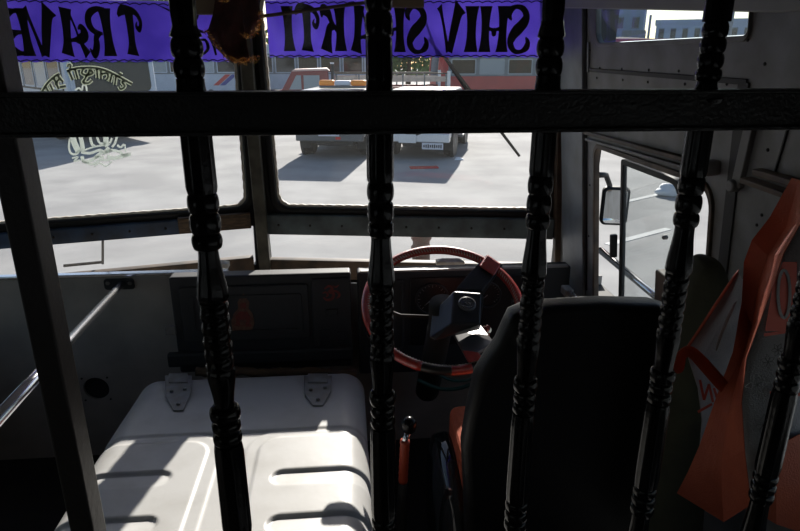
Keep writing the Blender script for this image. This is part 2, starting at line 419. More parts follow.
# windscreen: two panes in a shallow V with a post between
def screen(n, pl, side, label):
    if side > 0:
        x0 = pl.l(273, 150)[0]; x1 = 1.25
        xr = pl.l(543, 150)[0]
        y0 = pl.l(400, 208)[1]; lb1 = pl.l(400, 233)[1]; lb0 = pl.l(400, 272)[1]; lx1 = pl.l(553, 250)[0]; lx0 = pl.l(270, 250)[0]
        outer = [(.0, -.62), (1.35, -.62), (1.35, .86), (.0, .86)]
        op = rrect(x0, y0, xr, .80, .05); lo = rrect(lx0, lb0, lx1, lb1, .006)
        bar_m = 'bar_grey'
    else:
        xr = pl.l(243.5, 150)[0]; x0 = -1.14
        y0 = pl.l(150, 213)[1]; lb1 = pl.l(150, 233)[1]; lb0 = pl.l(150, 274)[1]; lx1 = pl.l(255, 250)[0]; lx0 = -1.12
        outer = [(-1.25, -.62), (.0, -.62), (.0, .86), (-1.25, .86)]
        op = rrect(x0, y0, xr, .80, .05); lo = rrect(lx0, lb0, lx1, lb1, .006)
        bar_m = 'bar_blue'
    fr = tag(plate(f'window_{n}', [outer, op, lo], .03, pl, 'rubber'), label, 'window', **S)
    g = .026
    xs = [p[0] for p in op]; ys = [p[1] for p in op]
    X0, X1, Y0, Y1 = min(xs), max(xs), min(ys), max(ys)
    plate('gasket', [rrect(X0 - g, Y0 - g, X1 + g, Y1 + g, .065), rrect(X0 + .003, Y0 + .003, X1 - .003, Y1 - .003, .047)], .05, pl, 'rubber', fr, bev=.008)
    # uneven sealant bead round the glass
    ring = rrect(X0 + .003, Y0 + .003, X1 - .003, Y1 - .003, .047, 8)
    dense = []
    for i in range(len(ring)):
        a, b = ring[i], ring[(i + 1) % len(ring)]
        k = max(1, int(hypot(b[0] - a[0], b[1] - a[1]) / .011))
        dense += [(a[0] + (b[0] - a[0]) * j / k, a[1] + (b[1] - a[1]) * j / k) for j in range(k)]
    cx, cy = (X0 + X1) / 2, (Y0 + Y1) / 2
    inner = []
    for i, (a, b) in enumerate(dense):
        w = .007 + .003 * abs(sin(i * .9)) + .001 * random.random()
        da, db = abs(a - cx) / (X1 - X0), abs(b - cy) / (Y1 - Y0)
        inner.append((a - w * (1 if a > cx else -1) * (1 if da > .42 else 0), b - w * (1 if b > cy else -1) * (1 if db > .42 else 0)))
    plate('sealant_bead', [dense, inner], .008, pl, 'bead', fr, off=.006)
    plate('pane', [rrect(X0 - .01, Y0 - .01, X1 + .01, Y1 + .01, .05)], .005, pl, 'glass', fr, off=.010)
    lxs = [p[0] for p in lo]
    plate('lower_pane', [rrect(min(lxs) - .005, lb0 - .005, max(lxs) + .005, lb1 + .005, .005)], .005, pl, 'glass', fr, off=.010)
    # painted bar between upper and lower panes
    bx0, bx1 = (.03, 1.2) if side > 0 else (-1.2, -.03)
    bar = plate('glazing_bar', [rrect(bx0, lb1 - .002, bx1, Y0 - g + .002, .003)], .03, pl, bar_m, fr, bev=.005, off=.025)
    for k in range(9):
        bx = bx0 + (bx1 - bx0) * (k + .5) / 9
        build('bolt', lathe([(.005, 0), (.0045, .003), (.002, .005)], pl.w(bx, (lb1 + Y0 - g) / 2, .04), pl.en, 8), 'dark', bar)
    if side < 0:
        wx0 = pl.l(178, 220)[0]
        plate('wooden_packing', [rrect(wx0, lb1 + .004, -.03, Y0 - g + .012, .003)], .02, pl, 'wood', fr, bev=.003, off=.042)
    # sill below the lower panes
    sl0 = pl.l(400, 258)[1] if side > 0 else pl.l(150, 263)[1]
    plate('sill', [rrect(bx0, lb0 - .02, bx1, sl0, .003)], .035, pl, 'brown_frame', fr, bev=.004, off=.03)
    return op, y0
screen(1, SCREEN_R, 1, 'right half of the divided windscreen, behind the steering wheel')
screen(2, SCREEN_L, -1, 'left half of the divided windscreen, above the engine cover')
mu = hull([at(x, 150, Y=2.42) * 1 for x in (249, 262)] + [at(x, 150, Y=2.5) for x in (250, 264)])
bm = bmesh.new()
mx0 = at(249.5, 150, Y=2.44).x; mx1 = at(261.5, 150, Y=2.44).x
for (z, dy) in ((.45, .045), (1.84, -.09)):
    for x in (mx0, mx1):
        for y in (2.425, 2.475):
            bm.verts.new((x, y + dy, z))
bmesh.ops.convex_hull(bm, input=bm.verts[:])
tag(build('trim_15', bm, 'mullion', bevel=.004), 'dirty khaki centre post of the windscreen', 'trim', **S)
px = SCREEN_R.hit(558, 150)
bm = bmesh.new()
for (z, dx, dy) in ((.45, .06, .05), (1.84, -.075, -.085)):
    for (x, y) in ((px.x - .012, px.y), (px.x + .03, px.y), (px.x - .012, px.y - .035), (px.x + .03, px.y - .035)):
        bm.verts.new((x + dx, y + dy, z))
bmesh.ops.convex_hull(bm, input=bm.verts[:])
tag(build('trim_16', bm, 'brown_frame', bevel=.004), 'brown corner post at the right end of the windscreen', 'trim', **S)

# front lower panel, with speaker hole
FP = PY(2.18)
fz = FP.l(100, 275)[1]
hc = FP.l(97, 388)
wf = tag(plate('wall_front', [[(XL, 0), (.98, 0), (.98, fz - .06), (-.45, fz - .06), (-.45, fz), (XL, fz)], circle(hc[0], hc[1], .047, 32)], .012, FP, 'panel', bev=.001, off=0),
         'grey beige sheet panel under the left windscreen with a round hole', 'wall', **S)
build('speaker_recess', lathe([(.049, 0), (.047, .07), (.044, .10), (.001, .101)], (hc[0], 2.186, hc[1]), (0, 1, 0), 28), 'dark', wf)
bpy.data.objects['speaker_recess'].data.flip_normals()
for k in range(4):
    a = pi / 4 + k * pi / 2
    build('screw', lathe([(.004, 0), (.003, .003)], (hc[0] + .066 * cos(a), 2.173, hc[1] + .066 * sin(a)), (0, -1, 0), 8), 'dark', wf)
tag(build('trim_17', BX((-.99, 2.172, fz + .004), (1.1, .03, .012)), 'steel', bevel=.003), 'bright metal edging along the top of the front panel', 'trim', **S)
# shelf from the panel to the windscreen
bm = bmesh.new()
for z in (fz - .17, fz - .15):
    for (x, y) in ((XL, 2.18), (.98, 2.18), (.98, 2.30), (-.37, 2.52), (XL, 2.25)):
        bm.verts.new((x, y, z))
bmesh.ops.convex_hull(bm, input=bm.verts[:])
tag(build('trim_18', bm, 'dark'), 'dark ledge between the dashboard and the windscreen', 'trim', **S)

# ================================================================== THE GRILLE
gz = lambda y: GRILLE.l(400, y)[1]
grille = empty('partition_grille', (.054, .62, 0), label='black painted metal partition grille with turned balusters behind the driver', cat='grille')
def gchild(o): return world_child(o, grille)
gchild(build('crossbar', BX((.05, .62, (gz(90.5) + gz(131)) / 2), (1.7, .038, gz(90.5) - gz(131))), 'rail_black', bevel=.004))
for (y0_, y1_) in ((90, 93.5), (127.5, 131.5)):
    gchild(build('crossbar_lip', BX((.05, .5995, (gz(y0_) + gz(y1_)) / 2), (1.7, .004, gz(y0_) - gz(y1_))), 'rail_black', bevel=.001))

def turned(name, cx, segs, ang=0):
    """segs: (y0, y1, kind, w0, w1[, n]) in photo rows at the grille plane -> heights; a turned, fluted baluster about one axis"""
    sc = .62 / F * 1.01
    rows = []
    for sg in segs:
        y0, y1, kind, w0, w1 = sg[:5]; n = sg[5] if len(sg) > 5 else 1
        st = 40 if kind == 'twist' else 12 * n if kind == 'bead' else 12
        for i in range(st + 1):
            t = i / st
            rows.append((y0 + (y1 - y0) * t, kind, w0 + (w1 - w0) * t, t, n, w0, w1))
    bm = bmesh.new(); SEG = 40; R = []
    for (y, kind, w, t, n, w0, w1) in rows:
        z = gz(y); d = (Vector((cx, .62, z)) - EYE)
        dep = d.y * cos(PIT) - d.z * sin(PIT)
        row = []
        for k in range(SEG):
            th = 2 * pi * k / SEG
            if kind == 'cyl': r = w * (1 + .035 * cos(10 * th)) * (1 if .06 < t < .94 else .93)
            elif kind == 'bead':
                f = (t * n) % 1 if t < 1 else 1; r = w * (.80 + .20 * sqrt(max(0, sin(pi * f)))) * (1 + .012 * cos(10 * th))
            elif kind == 'twist':
                f = (t * n + th / (2 * pi)) % 1; r = w * (.82 + .18 * sqrt(max(0, sin(pi * f))))
            elif kind == 'vase':
                s = .5 - .5 * cos(pi * t); r = (w0 + (w1 - w0) * s) * (1 + .03 * cos(8 * th)); r *= 1 - .16 * max(0, (t - .92) / .08) if w1 > w0 else 1 - .1 * max(0, (.08 - t) / .08)
            elif kind == 'bell': r = w0 + (w1 - w0) * t ** 3
            else: r = w
            r *= dep / F
            row.append(bm.verts.new((cx + r * cos(th), .62 + r * sin(th), z)))
        R.append(row)
    for i in range(len(R) - 1):
        for k in range(SEG):
            bm.faces.new((R[i][k], R[i][(k + 1) % SEG], R[i + 1][(k + 1) % SEG], R[i + 1][k]))
    bm.faces.new(R[0][::-1]); bm.faces.new(R[-1])
    bmesh.ops.remove_doubles(bm, verts=bm.verts[:], dist=1e-6)
    return gchild(build(name, bm, 'gloss_black', None, 55))

def lower(o, w=13.0, tw=5, sc=1.0):
    """the repeated turning of the lower half, shifted by o rows"""
    y = lambda v: 131 + (v + o - 131) * sc
    return [(120, y(181), 'cyl', w, w), (y(181), y(221), 'bead', w + .4, w, 2), (y(221), y(236), 'bead', w, w - .5),
            (y(236), y(287), 'vase', 9.6, w + .4), (y(287), y(352), 'twist' if tw else 'bead', w - .8, w - 1, 5),
            (y(352), y(390), 'vase', w - 1, 9.4), (y(390), y(403), 'bead', w, w), (y(403), y(426), 'bead', w - 1, w - 1, 2),
            (y(426), y(515), 'cyl', w - 1, w - 1), (y(515), y(545), 'bead', w - 1, w - 1, 3), (y(545), y(600), 'vase', 9, w - 1), (y(600), y(680), 'twist', w - 1.4, w - 1.4, 5), (y(680), y(760), 'vase', w - 1, 9), (y(760), y(1500), 'cyl', w - 1, w - 1)]
bx = [.5 * (GRILLE.l(a, 20)[0] + GRILLE.l(b, 520)[0]) for a, b in ((180.5, 239), (374.5, 387), (548, 519), (714, 642), (868, 757))]
tops = [
    [(-110, 26, 'cyl', 12.5, 12.5), (26, 38, 'vase', 12, 15.5), (38, 58, 'bead', 15.6, 15.6), (58, 78, 'bead', 15, 15), (78, 100, 'bell', 13.5, 18)],
    [(-110, -10, 'cyl', 13, 13), (-10, 12, 'bead', 14, 14), (12, 37, 'bead', 14.2, 14.2), (37, 82, 'cyl', 13, 13), (80, 100, 'bell', 13, 19)],
    [(-110, 20, 'cyl', 11.5, 11.5), (20, 38, 'vase', 11.5, 14), (38, 57, 'bead', 14.2, 14.2), (57, 76, 'bead', 13.8, 13.8), (76, 100, 'bell', 12.5, 17)],
    [(-110, 20, 'vase', 15, 14), (20, 37, 'bead', 13, 13), (37, 53, 'bead', 13, 13), (53, 69, 'bead', 13, 13), (69, 82, 'bead', 13, 13), (81, 100, 'bell', 10, 22)],
    [(-110, 20, 'cyl', 13, 13), (20, 82, 'bead', 13, 13, 4), (81, 100, 'bell', 10, 20)]]
offs = [(8, 1, 15, 1.0), (0, 1, 13.2, 1.0), (-3, 1, 12.6, .985), (2, 1, 13, .955), (-6, 1, 13, .96)]
for i in range(5):
    turned('baluster', bx[i], tops[i] + lower(offs[i][0], offs[i][2], offs[i][1], offs[i][3]))
# square corner post at the left
pxr = .5 * (GRILLE.l(38, 140)[0] + GRILLE.l(108, 531)[0]); pw = .034
gchild(build('corner_post', BX((pxr - .025, .624, .9), (.026, .034, 1.84)), 'post', bevel=.003))

# ================================================================== ENGINE COVER
def sm(a, b, x):
    t = max(0, min(1, (x - a) / (b - a))); return t * t * (3 - 2 * t)
BZ = .5
bxl, bxr = -.705, .040
BR = .075
by1 = at(250, 369, Z=BZ).y; by0 = .80
def pb(x, y): q = at(x, y, Z=BZ); return q.x, q.y
slots = []
for (xe, ys, side) in ((172, 478, -1), (158, 525, -1), (270, 478, 1), (265, 525, 1)):
    q = pb(xe, ys); slots.append((q[0], q[1], side))
step = slots[0][1] - slots[1][1]
for sd, ref in ((-1, slots[1]), (1, slots[3])): slots.append((ref[0] + .0, ref[1] - step * 1.05, sd))
pl_l = pb(198, 480)[0]; pl_r = pb(252, 480)[0]; ptop = pb(195, 441)[1]; groove = pb(250, 431)[1]
def rbox(x, y, x0, x1, y0, y1, r):
    """signed distance to a rounded rectangle"""
    qx = abs(x - (x0 + x1) / 2) - (x1 - x0) / 2 + r; qy = abs(y - (y0 + y1) / 2) - (y1 - y0) / 2 + r
    return hypot(max(qx, 0), max(qy, 0)) + min(max(qx, qy), 0) - r
def bump(X, Y):
    h = 0
    dl = rbox(X, Y, -2, pl_l, -1, ptop, .06); dr = rbox(X, Y, pl_r, 2, -1, ptop, .06)
    for d in (dl, dr):
        h += .003 * (1 - sm(-.004, .004, d)) - .002 * sm(-.004, .006, d - .034)
    for (sx, sy, sd) in slots:
        x0, x1 = (-2, sx) if sd < 0 else (sx, 2)
        d = rbox(X, Y, x0, x1, sy - .032, sy + .032, .0318)
        h -= .0075 * (1 - sm(-.009, .001, d)) * (.12 + .88 * sm(-.034, .030, Y - sy))
    h += .004 * sm(-.006, .006, Y - groove) - .002 * (1 - sm(.001, .009, abs(Y - groove + .004)))
    return h
ss = []
H = .42
for k in range(9): ss.append(('vl', -H + H * k / 8))
for k in range(1, 17): ss.append(('al', pi / 2 * k / 16))
NX = 150
for k in range(1, NX): ss.append(('t', k / NX))
for k in range(0, 17): ss.append(('ar', pi / 2 * k / 16))
for k in range(1, 13): ss.append(('vr', -H * k / 12))
tt = []
NY = 210
for k in range(NY): tt.append(('t', by0 + (by1 - .05 - by0) * k / NY))
for k in range(0, 13): tt.append(('a', pi / 2 * k / 12))
for k in range(1, 5): tt.append(('v', .3 * k / 4))
bm = bmesh.new(); G = []
for (tk, tv) in tt:
    row = []
    for (sk, sv) in ss:
        if sk == 'vl': X, dz, nx, nz, ux = bxl, -BR + sv, -1, 0, bxl - 0
        elif sk == 'al': X, dz, nx, nz = bxl + BR * (1 - cos(sv)), -BR * (1 - sin(sv)), -cos(sv), sin(sv)
        elif sk == 't': X, dz, nx, nz = bxl + BR + (bxr - bxl - 2 * BR) * sv, 0, 0, 1
        elif sk == 'ar': X, dz, nx, nz = bxr - BR + BR * sin(sv), -BR * (1 - cos(sv)), sin(sv), cos(sv)
        else: X, dz, nx, nz = bxr, -BR + sv, 1, 0
        if tk == 't': Y, dy = tv, 0
        elif tk == 'a': Y, dy = by1 - .05 + .05 * sin(tv), -.05 * (1 - cos(tv))
        else: Y, dy = by1, -.05 - tv
        # slight fall of the lid towards the far edge and narrowing corner
        sag = -.012 * sm(groove, by1, Y)
        b = bump(X, Y)
        row.append(bm.verts.new((X + nx * b, Y, BZ + dz + dy + sag + nz * b)))
    G.append(row)
for i in range(len(G) - 1):
    for k in range(len(ss) - 1):
        bm.faces.new((G[i][k], G[i][k + 1], G[i + 1][k + 1], G[i + 1][k]))
ec = empty('engine_cover', ((bxl + bxr) / 2, 1.3, 0), label='big cream white ribbed engine cover beside the driver seat, half in sunlight', cat='engine cover')
world_child(build('lid', bm, 'bonnet', None, True), ec)
for (xa, xb, ya, yt, yb) in ((165, 192, 377, 398, 412), (304, 332, 377, 396, 407)):
    P2 = PZ(BZ - .004)
    lp = [P2.l(xa, ya), P2.l(xb, ya), P2.l(xb - 1, yt - 3), P2.l((xa + xb) / 2 + 5, yb), P2.l((xa + xb) / 2 - 5, yb), P2.l(xa + 1, yt)]
    f = plate('latch', [lp], .005, P2, 'latch', None, bev=.0015, off=.004); world_child(f, ec)
    fp = plate('hinge_leaf', [[P2.l(xa + 4, ya - 1), P2.l(xb - 4, ya - 1), P2.l(xb - 4, ya + 8), P2.l(xa + 4, ya + 8)]], .010, P2, 'latch', None, bev=.003, off=.006); fp.parent = f
    for (x, y) in (((xa + xb) / 2, yb - 5), (xa + 7, yt - 4), (xb - 7, yt - 6)):
        q = P2.hit(x, y)
        r_ = build('rivet', lathe([(.006, 0), (.0055, .004), (.002, .006)], (q.x, q.y, BZ + .005), (0, 0, 1), 10), 'latch', None, True); r_.parent = f
# worn seal strip behind the cover
pts = [at(x, 373 + random.uniform(-2, 2), Y=by1 + .045) for x in range(196, 366, 10)]
world_child(build('seal_strip', tube(catmull(pts, 3), [.014 + .006 * random.random() for _ in range((len(pts) - 1) * 3 + 1)], 8), 'wood', None, True), ec)

# ================================================================== DASHBOARD
dq = 2.06
DP = PY(dq)
dash = empty('dashboard', (0, 2.1, 0), label='charcoal dashboard with glove box and instrument cluster under the windscreen', cat='dashboard')
def dchild(o): return world_child(o, dash)
def dloop(pts): return [DP.l(*p) for p in pts]
l0, l1 = DP.l(168, 277), DP.l(353, 366)
b0, b1 = DP.l(357, 270), DP.l(562, 366)
zt1, zt2 = DP.l(260, 275)[1], DP.l(440, 270)[1]
dchild(build('glove_box', BX(((l0[0] + l1[0]) / 2, dq + .03, (zt1 + l1[1]) / 2), (l1[0] - l0[0], .06, zt1 - l1[1])), 'dash', bevel=.008))
glid = dchild(plate('glove_box_lid', [rrect(DP.l(180, 300)[0], DP.l(180, 342)[1], DP.l(309, 300)[0], DP.l(240, 285)[1], .012)], .014, DP, 'dash', bev=.005, off=.004 if DP.en.y < 0 else -.004))
N = -1 if DP.en.y > 0 else 1        # towards the viewer along DP.en
g2 = plate('lid_recess', [rrect(DP.l(190, 300)[0], DP.l(180, 333)[1], DP.l(302, 300)[0], DP.l(240, 294)[1], .01), rrect(DP.l(194, 300)[0], DP.l(180, 331)[1], DP.l(298, 300)[0], DP.l(240, 297)[1], .008)], .006, DP, 'dash', bev=.001, off=N * .013); g2.parent = glid
g3 = plate('lid_latch', [rrect(DP.l(166, 325)[0], DP.l(166, 333)[1], DP.l(176, 325)[0], DP.l(166, 325)[1], .002)], .016, DP, 'latch', bev=.002, off=N * .010); g3.parent = glid
dchild(plate('lower_lip', [rrect(DP.l(168, 350)[0], DP.l(168, 365)[1], DP.l(353, 350)[0], DP.l(168, 352)[1], .006)], .03, DP, 'dash', bev=.008, off=N * .010))
pan = dchild(plate('switch_panel', [rrect(DP.l(312, 300)[0], DP.l(312, 362)[1], DP.l(351, 300)[0], DP.l(330, 278)[1], .006)], .012, DP, 'dash', bev=.003, off=N * .004))
for (x0, y0, x1, y1) in ((326, 308, 338, 314), (320, 328, 330, 343), (336, 330, 346, 340), (336, 344, 346, 352)):
    q = plate('switch', [rrect(DP.l(x0, y0)[0], DP.l(x0, y1)[1], DP.l(x1, y0)[0], DP.l(x0, y0)[1], .002)], .008, DP, 'hub' if y0 > 320 else 'gauge', bev=.002, off=N * .011); q.parent = pan
dchild(build('bright_corner', BX((DP.l(350, 290)[0], dq + .03, DP.l(350, 284)[1]), (.008, .05, .07)), 'dash_light', bevel=.003))
clus = dchild(build('instrument_cluster', BX(((b0[0] + b1[0]) / 2, dq + .03, (zt2 + b1[1]) / 2), (b1[0] - b0[0], .06, zt2 - b1[1])), 'dash', bevel=.008))
e = build('cluster_edge', BX(((b0[0] + b1[0]) / 2, dq + .012, zt2 - .003), (b1[0] - b0[0] - .02, .022, .012)), 'dash_light', bevel=.003); e.parent = clus
q = plate('cluster_face', [rrect(DP.l(410, 300)[0], DP.l(410, 345)[1], DP.l(535, 300)[0], DP.l(440, 277)[1], .01)], .008, DP, 'gauge', bev=.002, off=N * .003); q.parent = clus
q = plate('side_panel', [rrect(DP.l(364, 300)[0], DP.l(364, 352)[1], DP.l(404, 300)[0], DP.l(380, 280)[1], .008), rrect(DP.l(367, 300)[0], DP.l(364, 349)[1], DP.l(401, 300)[0], DP.l(380, 283)[1], .006)], .008, DP, 'dash', bev=.002, off=N * .003); q.parent = clus
for (cx, cy, r) in ((432, 298, .062), (487, 294, .050), (372, 300, .03), (374, 332, .03), (520, 300, .035)):
    c = DP.l(cx, cy)
    gd = plate('gauge', [circle(c[0], c[1], r, 40), circle(c[0], c[1], r * .9, 40)], .012, DP, 'hub', bev=.002, off=N * .010); gd.parent = clus
    bm = bmesh.new()
    for k in range(19):
        a = radians(225 - 270 * k / 18); r0 = r * (.70 if k % 3 == 0 else .78)
        ribbon(bm, [(c[0] + r0 * cos(a), c[1] + r0 * sin(a)), (c[0] + r * .86 * cos(a), c[1] + r * .86 * sin(a))], [r * .03] * 2, lambda p, q_: DP.w(p, q_, N * .009))
    ribbon(bm, [(c[0], c[1]), (c[0] - r * .45, c[1] - r * .40)], [r * .08, r * .02], lambda p, q_: DP.w(p, q_, N * .010))
    t = build('gauge_marks', bm, 'gauge_mark', gd)
# stickers
def sticker_deity():
    st = empty('deity_sticker', DP.hit(243, 312), label='small red and gold seated deity sticker on the glove box', cat='sticker')
    def P_(pts, m, d, nm):
        lp = [DP.l(*p) for p in pts]; world_child(plate(nm, [lp], .001, DP, m, off=N * d), st)
    P_([(233, 329), (252, 330), (255, 322), (253, 312), (249, 307), (250, 301), (247, 297), (244, 292), (241, 296), (238, 301), (239, 307), (234, 313), (232, 322)], 'sticker_gold', .0125, 'gold_backing')
    P_([(235, 324), (252, 325), (252, 317), (248, 310), (240, 310), (235, 316)], 'sticker_red', .0145, 'red_robe')
    P_([(232, 318), (236, 315), (237, 322), (233, 324)], 'sticker_gold', .0146, 'hand')
    P_([(251, 316), (254, 318), (254, 324), (250, 322)], 'sticker_gold', .0146, 'hand')
    P_([(240, 318), (247, 318), (246, 324), (241, 324)], 'sticker_gold', .0148, 'lap_cloth')
    P_([(241, 301), (247, 301), (244, 294)], 'sticker_gold', .0149, 'crown')
    P_([(241, 307), (247, 307), (247, 302), (244, 299), (241, 302)], 'sticker_red', .0147, 'face')
sticker_deity()
rs = empty('red_sticker', DP.hit(331, 292), label='round red cutout sticker on the switch panel right of the glove box', cat='sticker')
bm = bmesh.new(); c = DP.l(331, 292)
fn = lambda a, b: DP.w(c[0] + a * .03, c[1] + b * .03, N * .0115)
ribbon(bm, [(-.75, .55), (-.2, .9), (.2, .55), (-.2, .2), (.3, -.1), (.1, -.7), (-.5, -.85), (-.9, -.5)], [.15, .3, .32, .3, .34, .36, .3, .12], fn, 5)
ribbon(bm, [(.05, .1), (.5, .25), (.9, .0), (.95, -.4), (.6, -.7)], [.2, .26, .3, .28, .12], fn, 5)
ribbon(bm, [(.25, .95), (.6, .75), (.95, 1.0)], [.1, .2, .1], fn, 5)
ribbon(bm, [(-1.0, .0), (-.6, .15), (-.35, -.2), (-.6, -.45)], [.12, .24, .24, .12], fn, 4)
world_child(build('sticker_cutout', bm, 'sticker_red'), rs)
# shelf clutter: pale handles on the ledge
for (x0, x1, y, lab) in ((207, 229, 264, 'small white plastic piece lying on the ledge left of the centre post'), (436, 464, 262, 'pale oblong handle on the ledge behind the steering wheel')):
    pa, pb_ = at(x0, y, Y=2.26), at(x1, y, Y=2.26)
    tag(build('plastic_piece', hull([p + Vector((0, dy, dz)) for p in (pa, pb_) for dy in (-.02, .02) for dz in (-.012, .006)] + [pa.lerp(pb_, f) + Vector((0, 0, .016)) for f in (.2, .8)]), 'bead', None, False, .004), lab, 'plastic piece')
# grab lever by the driver's window
lv = empty('chrome_lever', at(567, 291, Y=1.95), label='short bluish chrome lever right of the dashboard by the door', cat='lever')
pa, pb_ = at(567, 291, Y=1.95), at(590, 308, Y=1.75)
world_child(build('lever_rod', tube([pa, pb_], .011, 12), 'steel', None, True), lv)
world_child(build('lever_head', BX(pa, (.03, .05, .03)), 'latch', None, False, .005), lv)
tag(build('corner_shelf', hull([SCREEN_R.hit(x, 272) + Vector((0, dy, dz)) for x in (548, 588) for dy in (-.05, -.30) for dz in (0, -.12)]), 'dark', None, False, .006), 'dark box shelf in the corner under the right end of the windscreen', 'shelf')

# ================================================================== STEERING WHEEL
R0 = .25
wc = EYE + ray(443.5, 305) * 1.885
tilt = radians(28)
wn = Vector((0, -sin(tilt), cos(tilt))); wu = Vector((0, cos(tilt), sin(tilt))); wx = Vector((1, 0, 0))
WP = Plane(wc, wx, wu)
wheel = empty('steering_wheel', wc, label='red and black leather laced steering wheel with grey two spoke hub', cat='steering wheel')
def wch(o): return world_child(o, wheel)
def wpt(a, r, h=0): return wc + (wx * cos(a) + wu * sin(a)) * r + wn * h
def rim(a0, a1, r=.0145, n=40):
    return tube([wpt(a0 + (a1 - a0) * k / n, R0 - .012) for k in range(n + 1)], r, 14)
D = radians
wch(build('rim', rim(D(-63), D(248), n=90), 'red_leather', None, True))
wch(build('black_rim_cover', rim(D(248), D(268)), 'black_leather', None, True))
wch(build('black_rim_cover', rim(D(282), D(297)), 'black_leather', None, True))
wch(build('red_rim_patch', rim(D(268), D(282)), 'red_leather', None, True))
bm = bmesh.new()
n = 150
for k in range(n):
    a = 2 * pi * k / n
    p0 = wpt(a, R0 - .012 - .0135, .0075); p1 = wpt(a + .022, R0 - .012 - .0065, .0145)
    tube([p0, p1], .0016, 4, bm)
o = wch(build('stitching', bm, 'stitch')); tag(o, kind='stuff')
# hub pad and spokes (the wheel is turned, both spokes point right)
def wl2(x, y, h=0):
    pl_ = Plane(wc + wn * h, wx, wu); return pl_.hit(x, y)
top = [wl2(*p, .035) for p in ((454, 291), (481, 293), (480, 324), (452, 323))]
low = [wl2(*p, -.02) for p in ((432, 313), (429, 338), (434, 341), (453, 330), (480, 330), (484, 296), (455, 293))]
wch(build('hub_pad', hull(top + low), 'hub', None, False, .005))
sp1 = [wl2(*p, .012) for p in ((456, 289), (482, 291))] + [wl2(*p, -.02) for p in ((456, 294), (482, 297))] + [wl2(*p, .012) for p in ((485, 256), (503, 264))] + [wl2(*p, -.010) for p in ((485, 258), (503, 266))]
wch(build('spoke', hull(sp1), 'hub', None, False, .004))
zr = (wl2(480, 350, .014)).z + .006
sp2 = [at(*p, Z=zr) for p in ((450, 326), (480, 324))] + [at(*p, Z=zr - .02) for p in ((450, 330), (480, 329))] + [wl2(*p, .014) for p in ((467, 358), (494, 342))] + [wl2(*p, -.010) for p in ((467, 361), (494, 346))]
wch(build('spoke', hull(sp2), 'hub_light', None, False, .004))  # sunlight on this spoke is put into its paler grey and level top
for nm, ps in (('spoke_wrap', ((479, 266), (494, 276), (501, 264), (487, 254))), ('spoke_wrap', ((462, 350), (478, 352), (484, 359), (468, 363)))):
    wch(build(nm, hull([wl2(*p, h) for p in ps for h in (-.006, .020)]), 'red_leather', None, False, .005))
ec_ = wl2(467, 304, .036)
wch(build('emblem', lathe([(.027, -.004), (.027, .002), (.024, .004), (.022, .002), (.0215, .002), (.001, .002)], ec_, wn, 32), 'hub_light', None, 40))
bm = bmesh.new()
EP = Plane(ec_ + wn * .003, wx, wu); f_ = lambda a, b: EP.w(a * .022, b * .022, 0)
ribbon(bm, [(-.6, .35), (0, .62), (.6, .35)], [.12, .18, .12], f_, 5); ribbon(bm, [(-.6, -.35), (0, -.62), (.6, -.35)], [.12, .18, .12], f_, 5)
ribbon(bm, [(-.45, .05), (0, .25), (.42, .05), (.3, -.2), (-.1, -.22), (-.1, .02), (.15, .0)], [.14] * 7, f_, 5)
ribbon(bm, circle(0, 0, .92, 30) + [(.92, 0)], [.07] * 31, f_)
wch(solid(build('emblem_mark', bm, 'emblem'), .0015))
wch(build('steering_column', tube([wc - wn * .0, wc - wn * .10, wc - wn * .5 + Vector((0, .10, -.05))], [.045, .04, .045], 16), 'dark', None, True))
wch(build('stalk', tube([wc - wn * .06, wc - wn * .045 - wx * .13, wc - wn * .03 - wx * .16], [.006, .006, .009], 8), 'dark', None, True))
ck = at(487, 329, Y=1.80)
ky = empty('ignition_keys', ck, label='bunch of keys hanging in the ignition beside the steering hub', cat='keys')
for k in range(4):
    q = ck + Vector((.006 * k - .008, .004 * k, -.010 * (k % 2)))
    world_child(build('key', join_bm([lathe([(.010, -.001), (.010, .001)], q, (0.3 * k - .4, -1, .3), 10), BX(q + Vector((0, 0, -.02)), (.005, .002, .03))]), 'chrome' if k % 2 else 'sticker_red'), ky)
# hoses under the dash
for i, (pts, r, lab) in enumerate(((((418, 372), (440, 381), (462, 380), (480, 372)), .007, 'teal hose sagging under the steering wheel, lower of two'), (((432, 362), (450, 372), (470, 372), (482, 364)), .005, 'teal hose sagging under the steering wheel, upper of two'))):
    tag(build('hose', tube(catmull([at(x, y, Y=1.86) + Vector((0, 0, -.03)) for x, y in pts], 6), r, 8), 'teal', None, True), lab, 'hose', 'hoses under the dashboard')

# gear lever
kb = at(409, 424, Y=1.42)
gl_ = empty('gear_lever', (kb.x - .01, 1.42, 0), label='gear lever with round black knob and orange taped stick by the engine cover', cat='gear lever')
world_child(build('knob', lathe([(.010, -.026), (.017, -.020), (.0205, -.006), (.020, .006), (.016, .015), (.008, .020), (.001, .021)], kb, (0, 0, 1), 24), 'gloss_black', None, True), gl_)
sA = kb + Vector((0, 0, -.02)); sB = at(405, 440, Y=1.42); sC = at(403, 482, Y=1.42); sD = at(401, 560, Y=1.42)
world_child(build('shaft', tube([sA, sB, sC, sD, Vector((sD.x, 1.42, 0.0))], [.008, .009, .010, .013, .016], 12), 'steel', None, True), gl_)
world_child(build('tape_wrap', tube([sB.lerp(sC, k / 14) for k in range(15)], [.0125 + .0015 * (k % 2) for k in range(15)], 14), 'orange_wrap', None, True), gl_)
world_child(build('boot', tube([sC, at(402, 505, Y=1.42), at(401, 540, Y=1.42), Vector((sD.x, 1.42, .0))], [.012, .015, .019, .06], 16), 'dark', None, True), gl_)

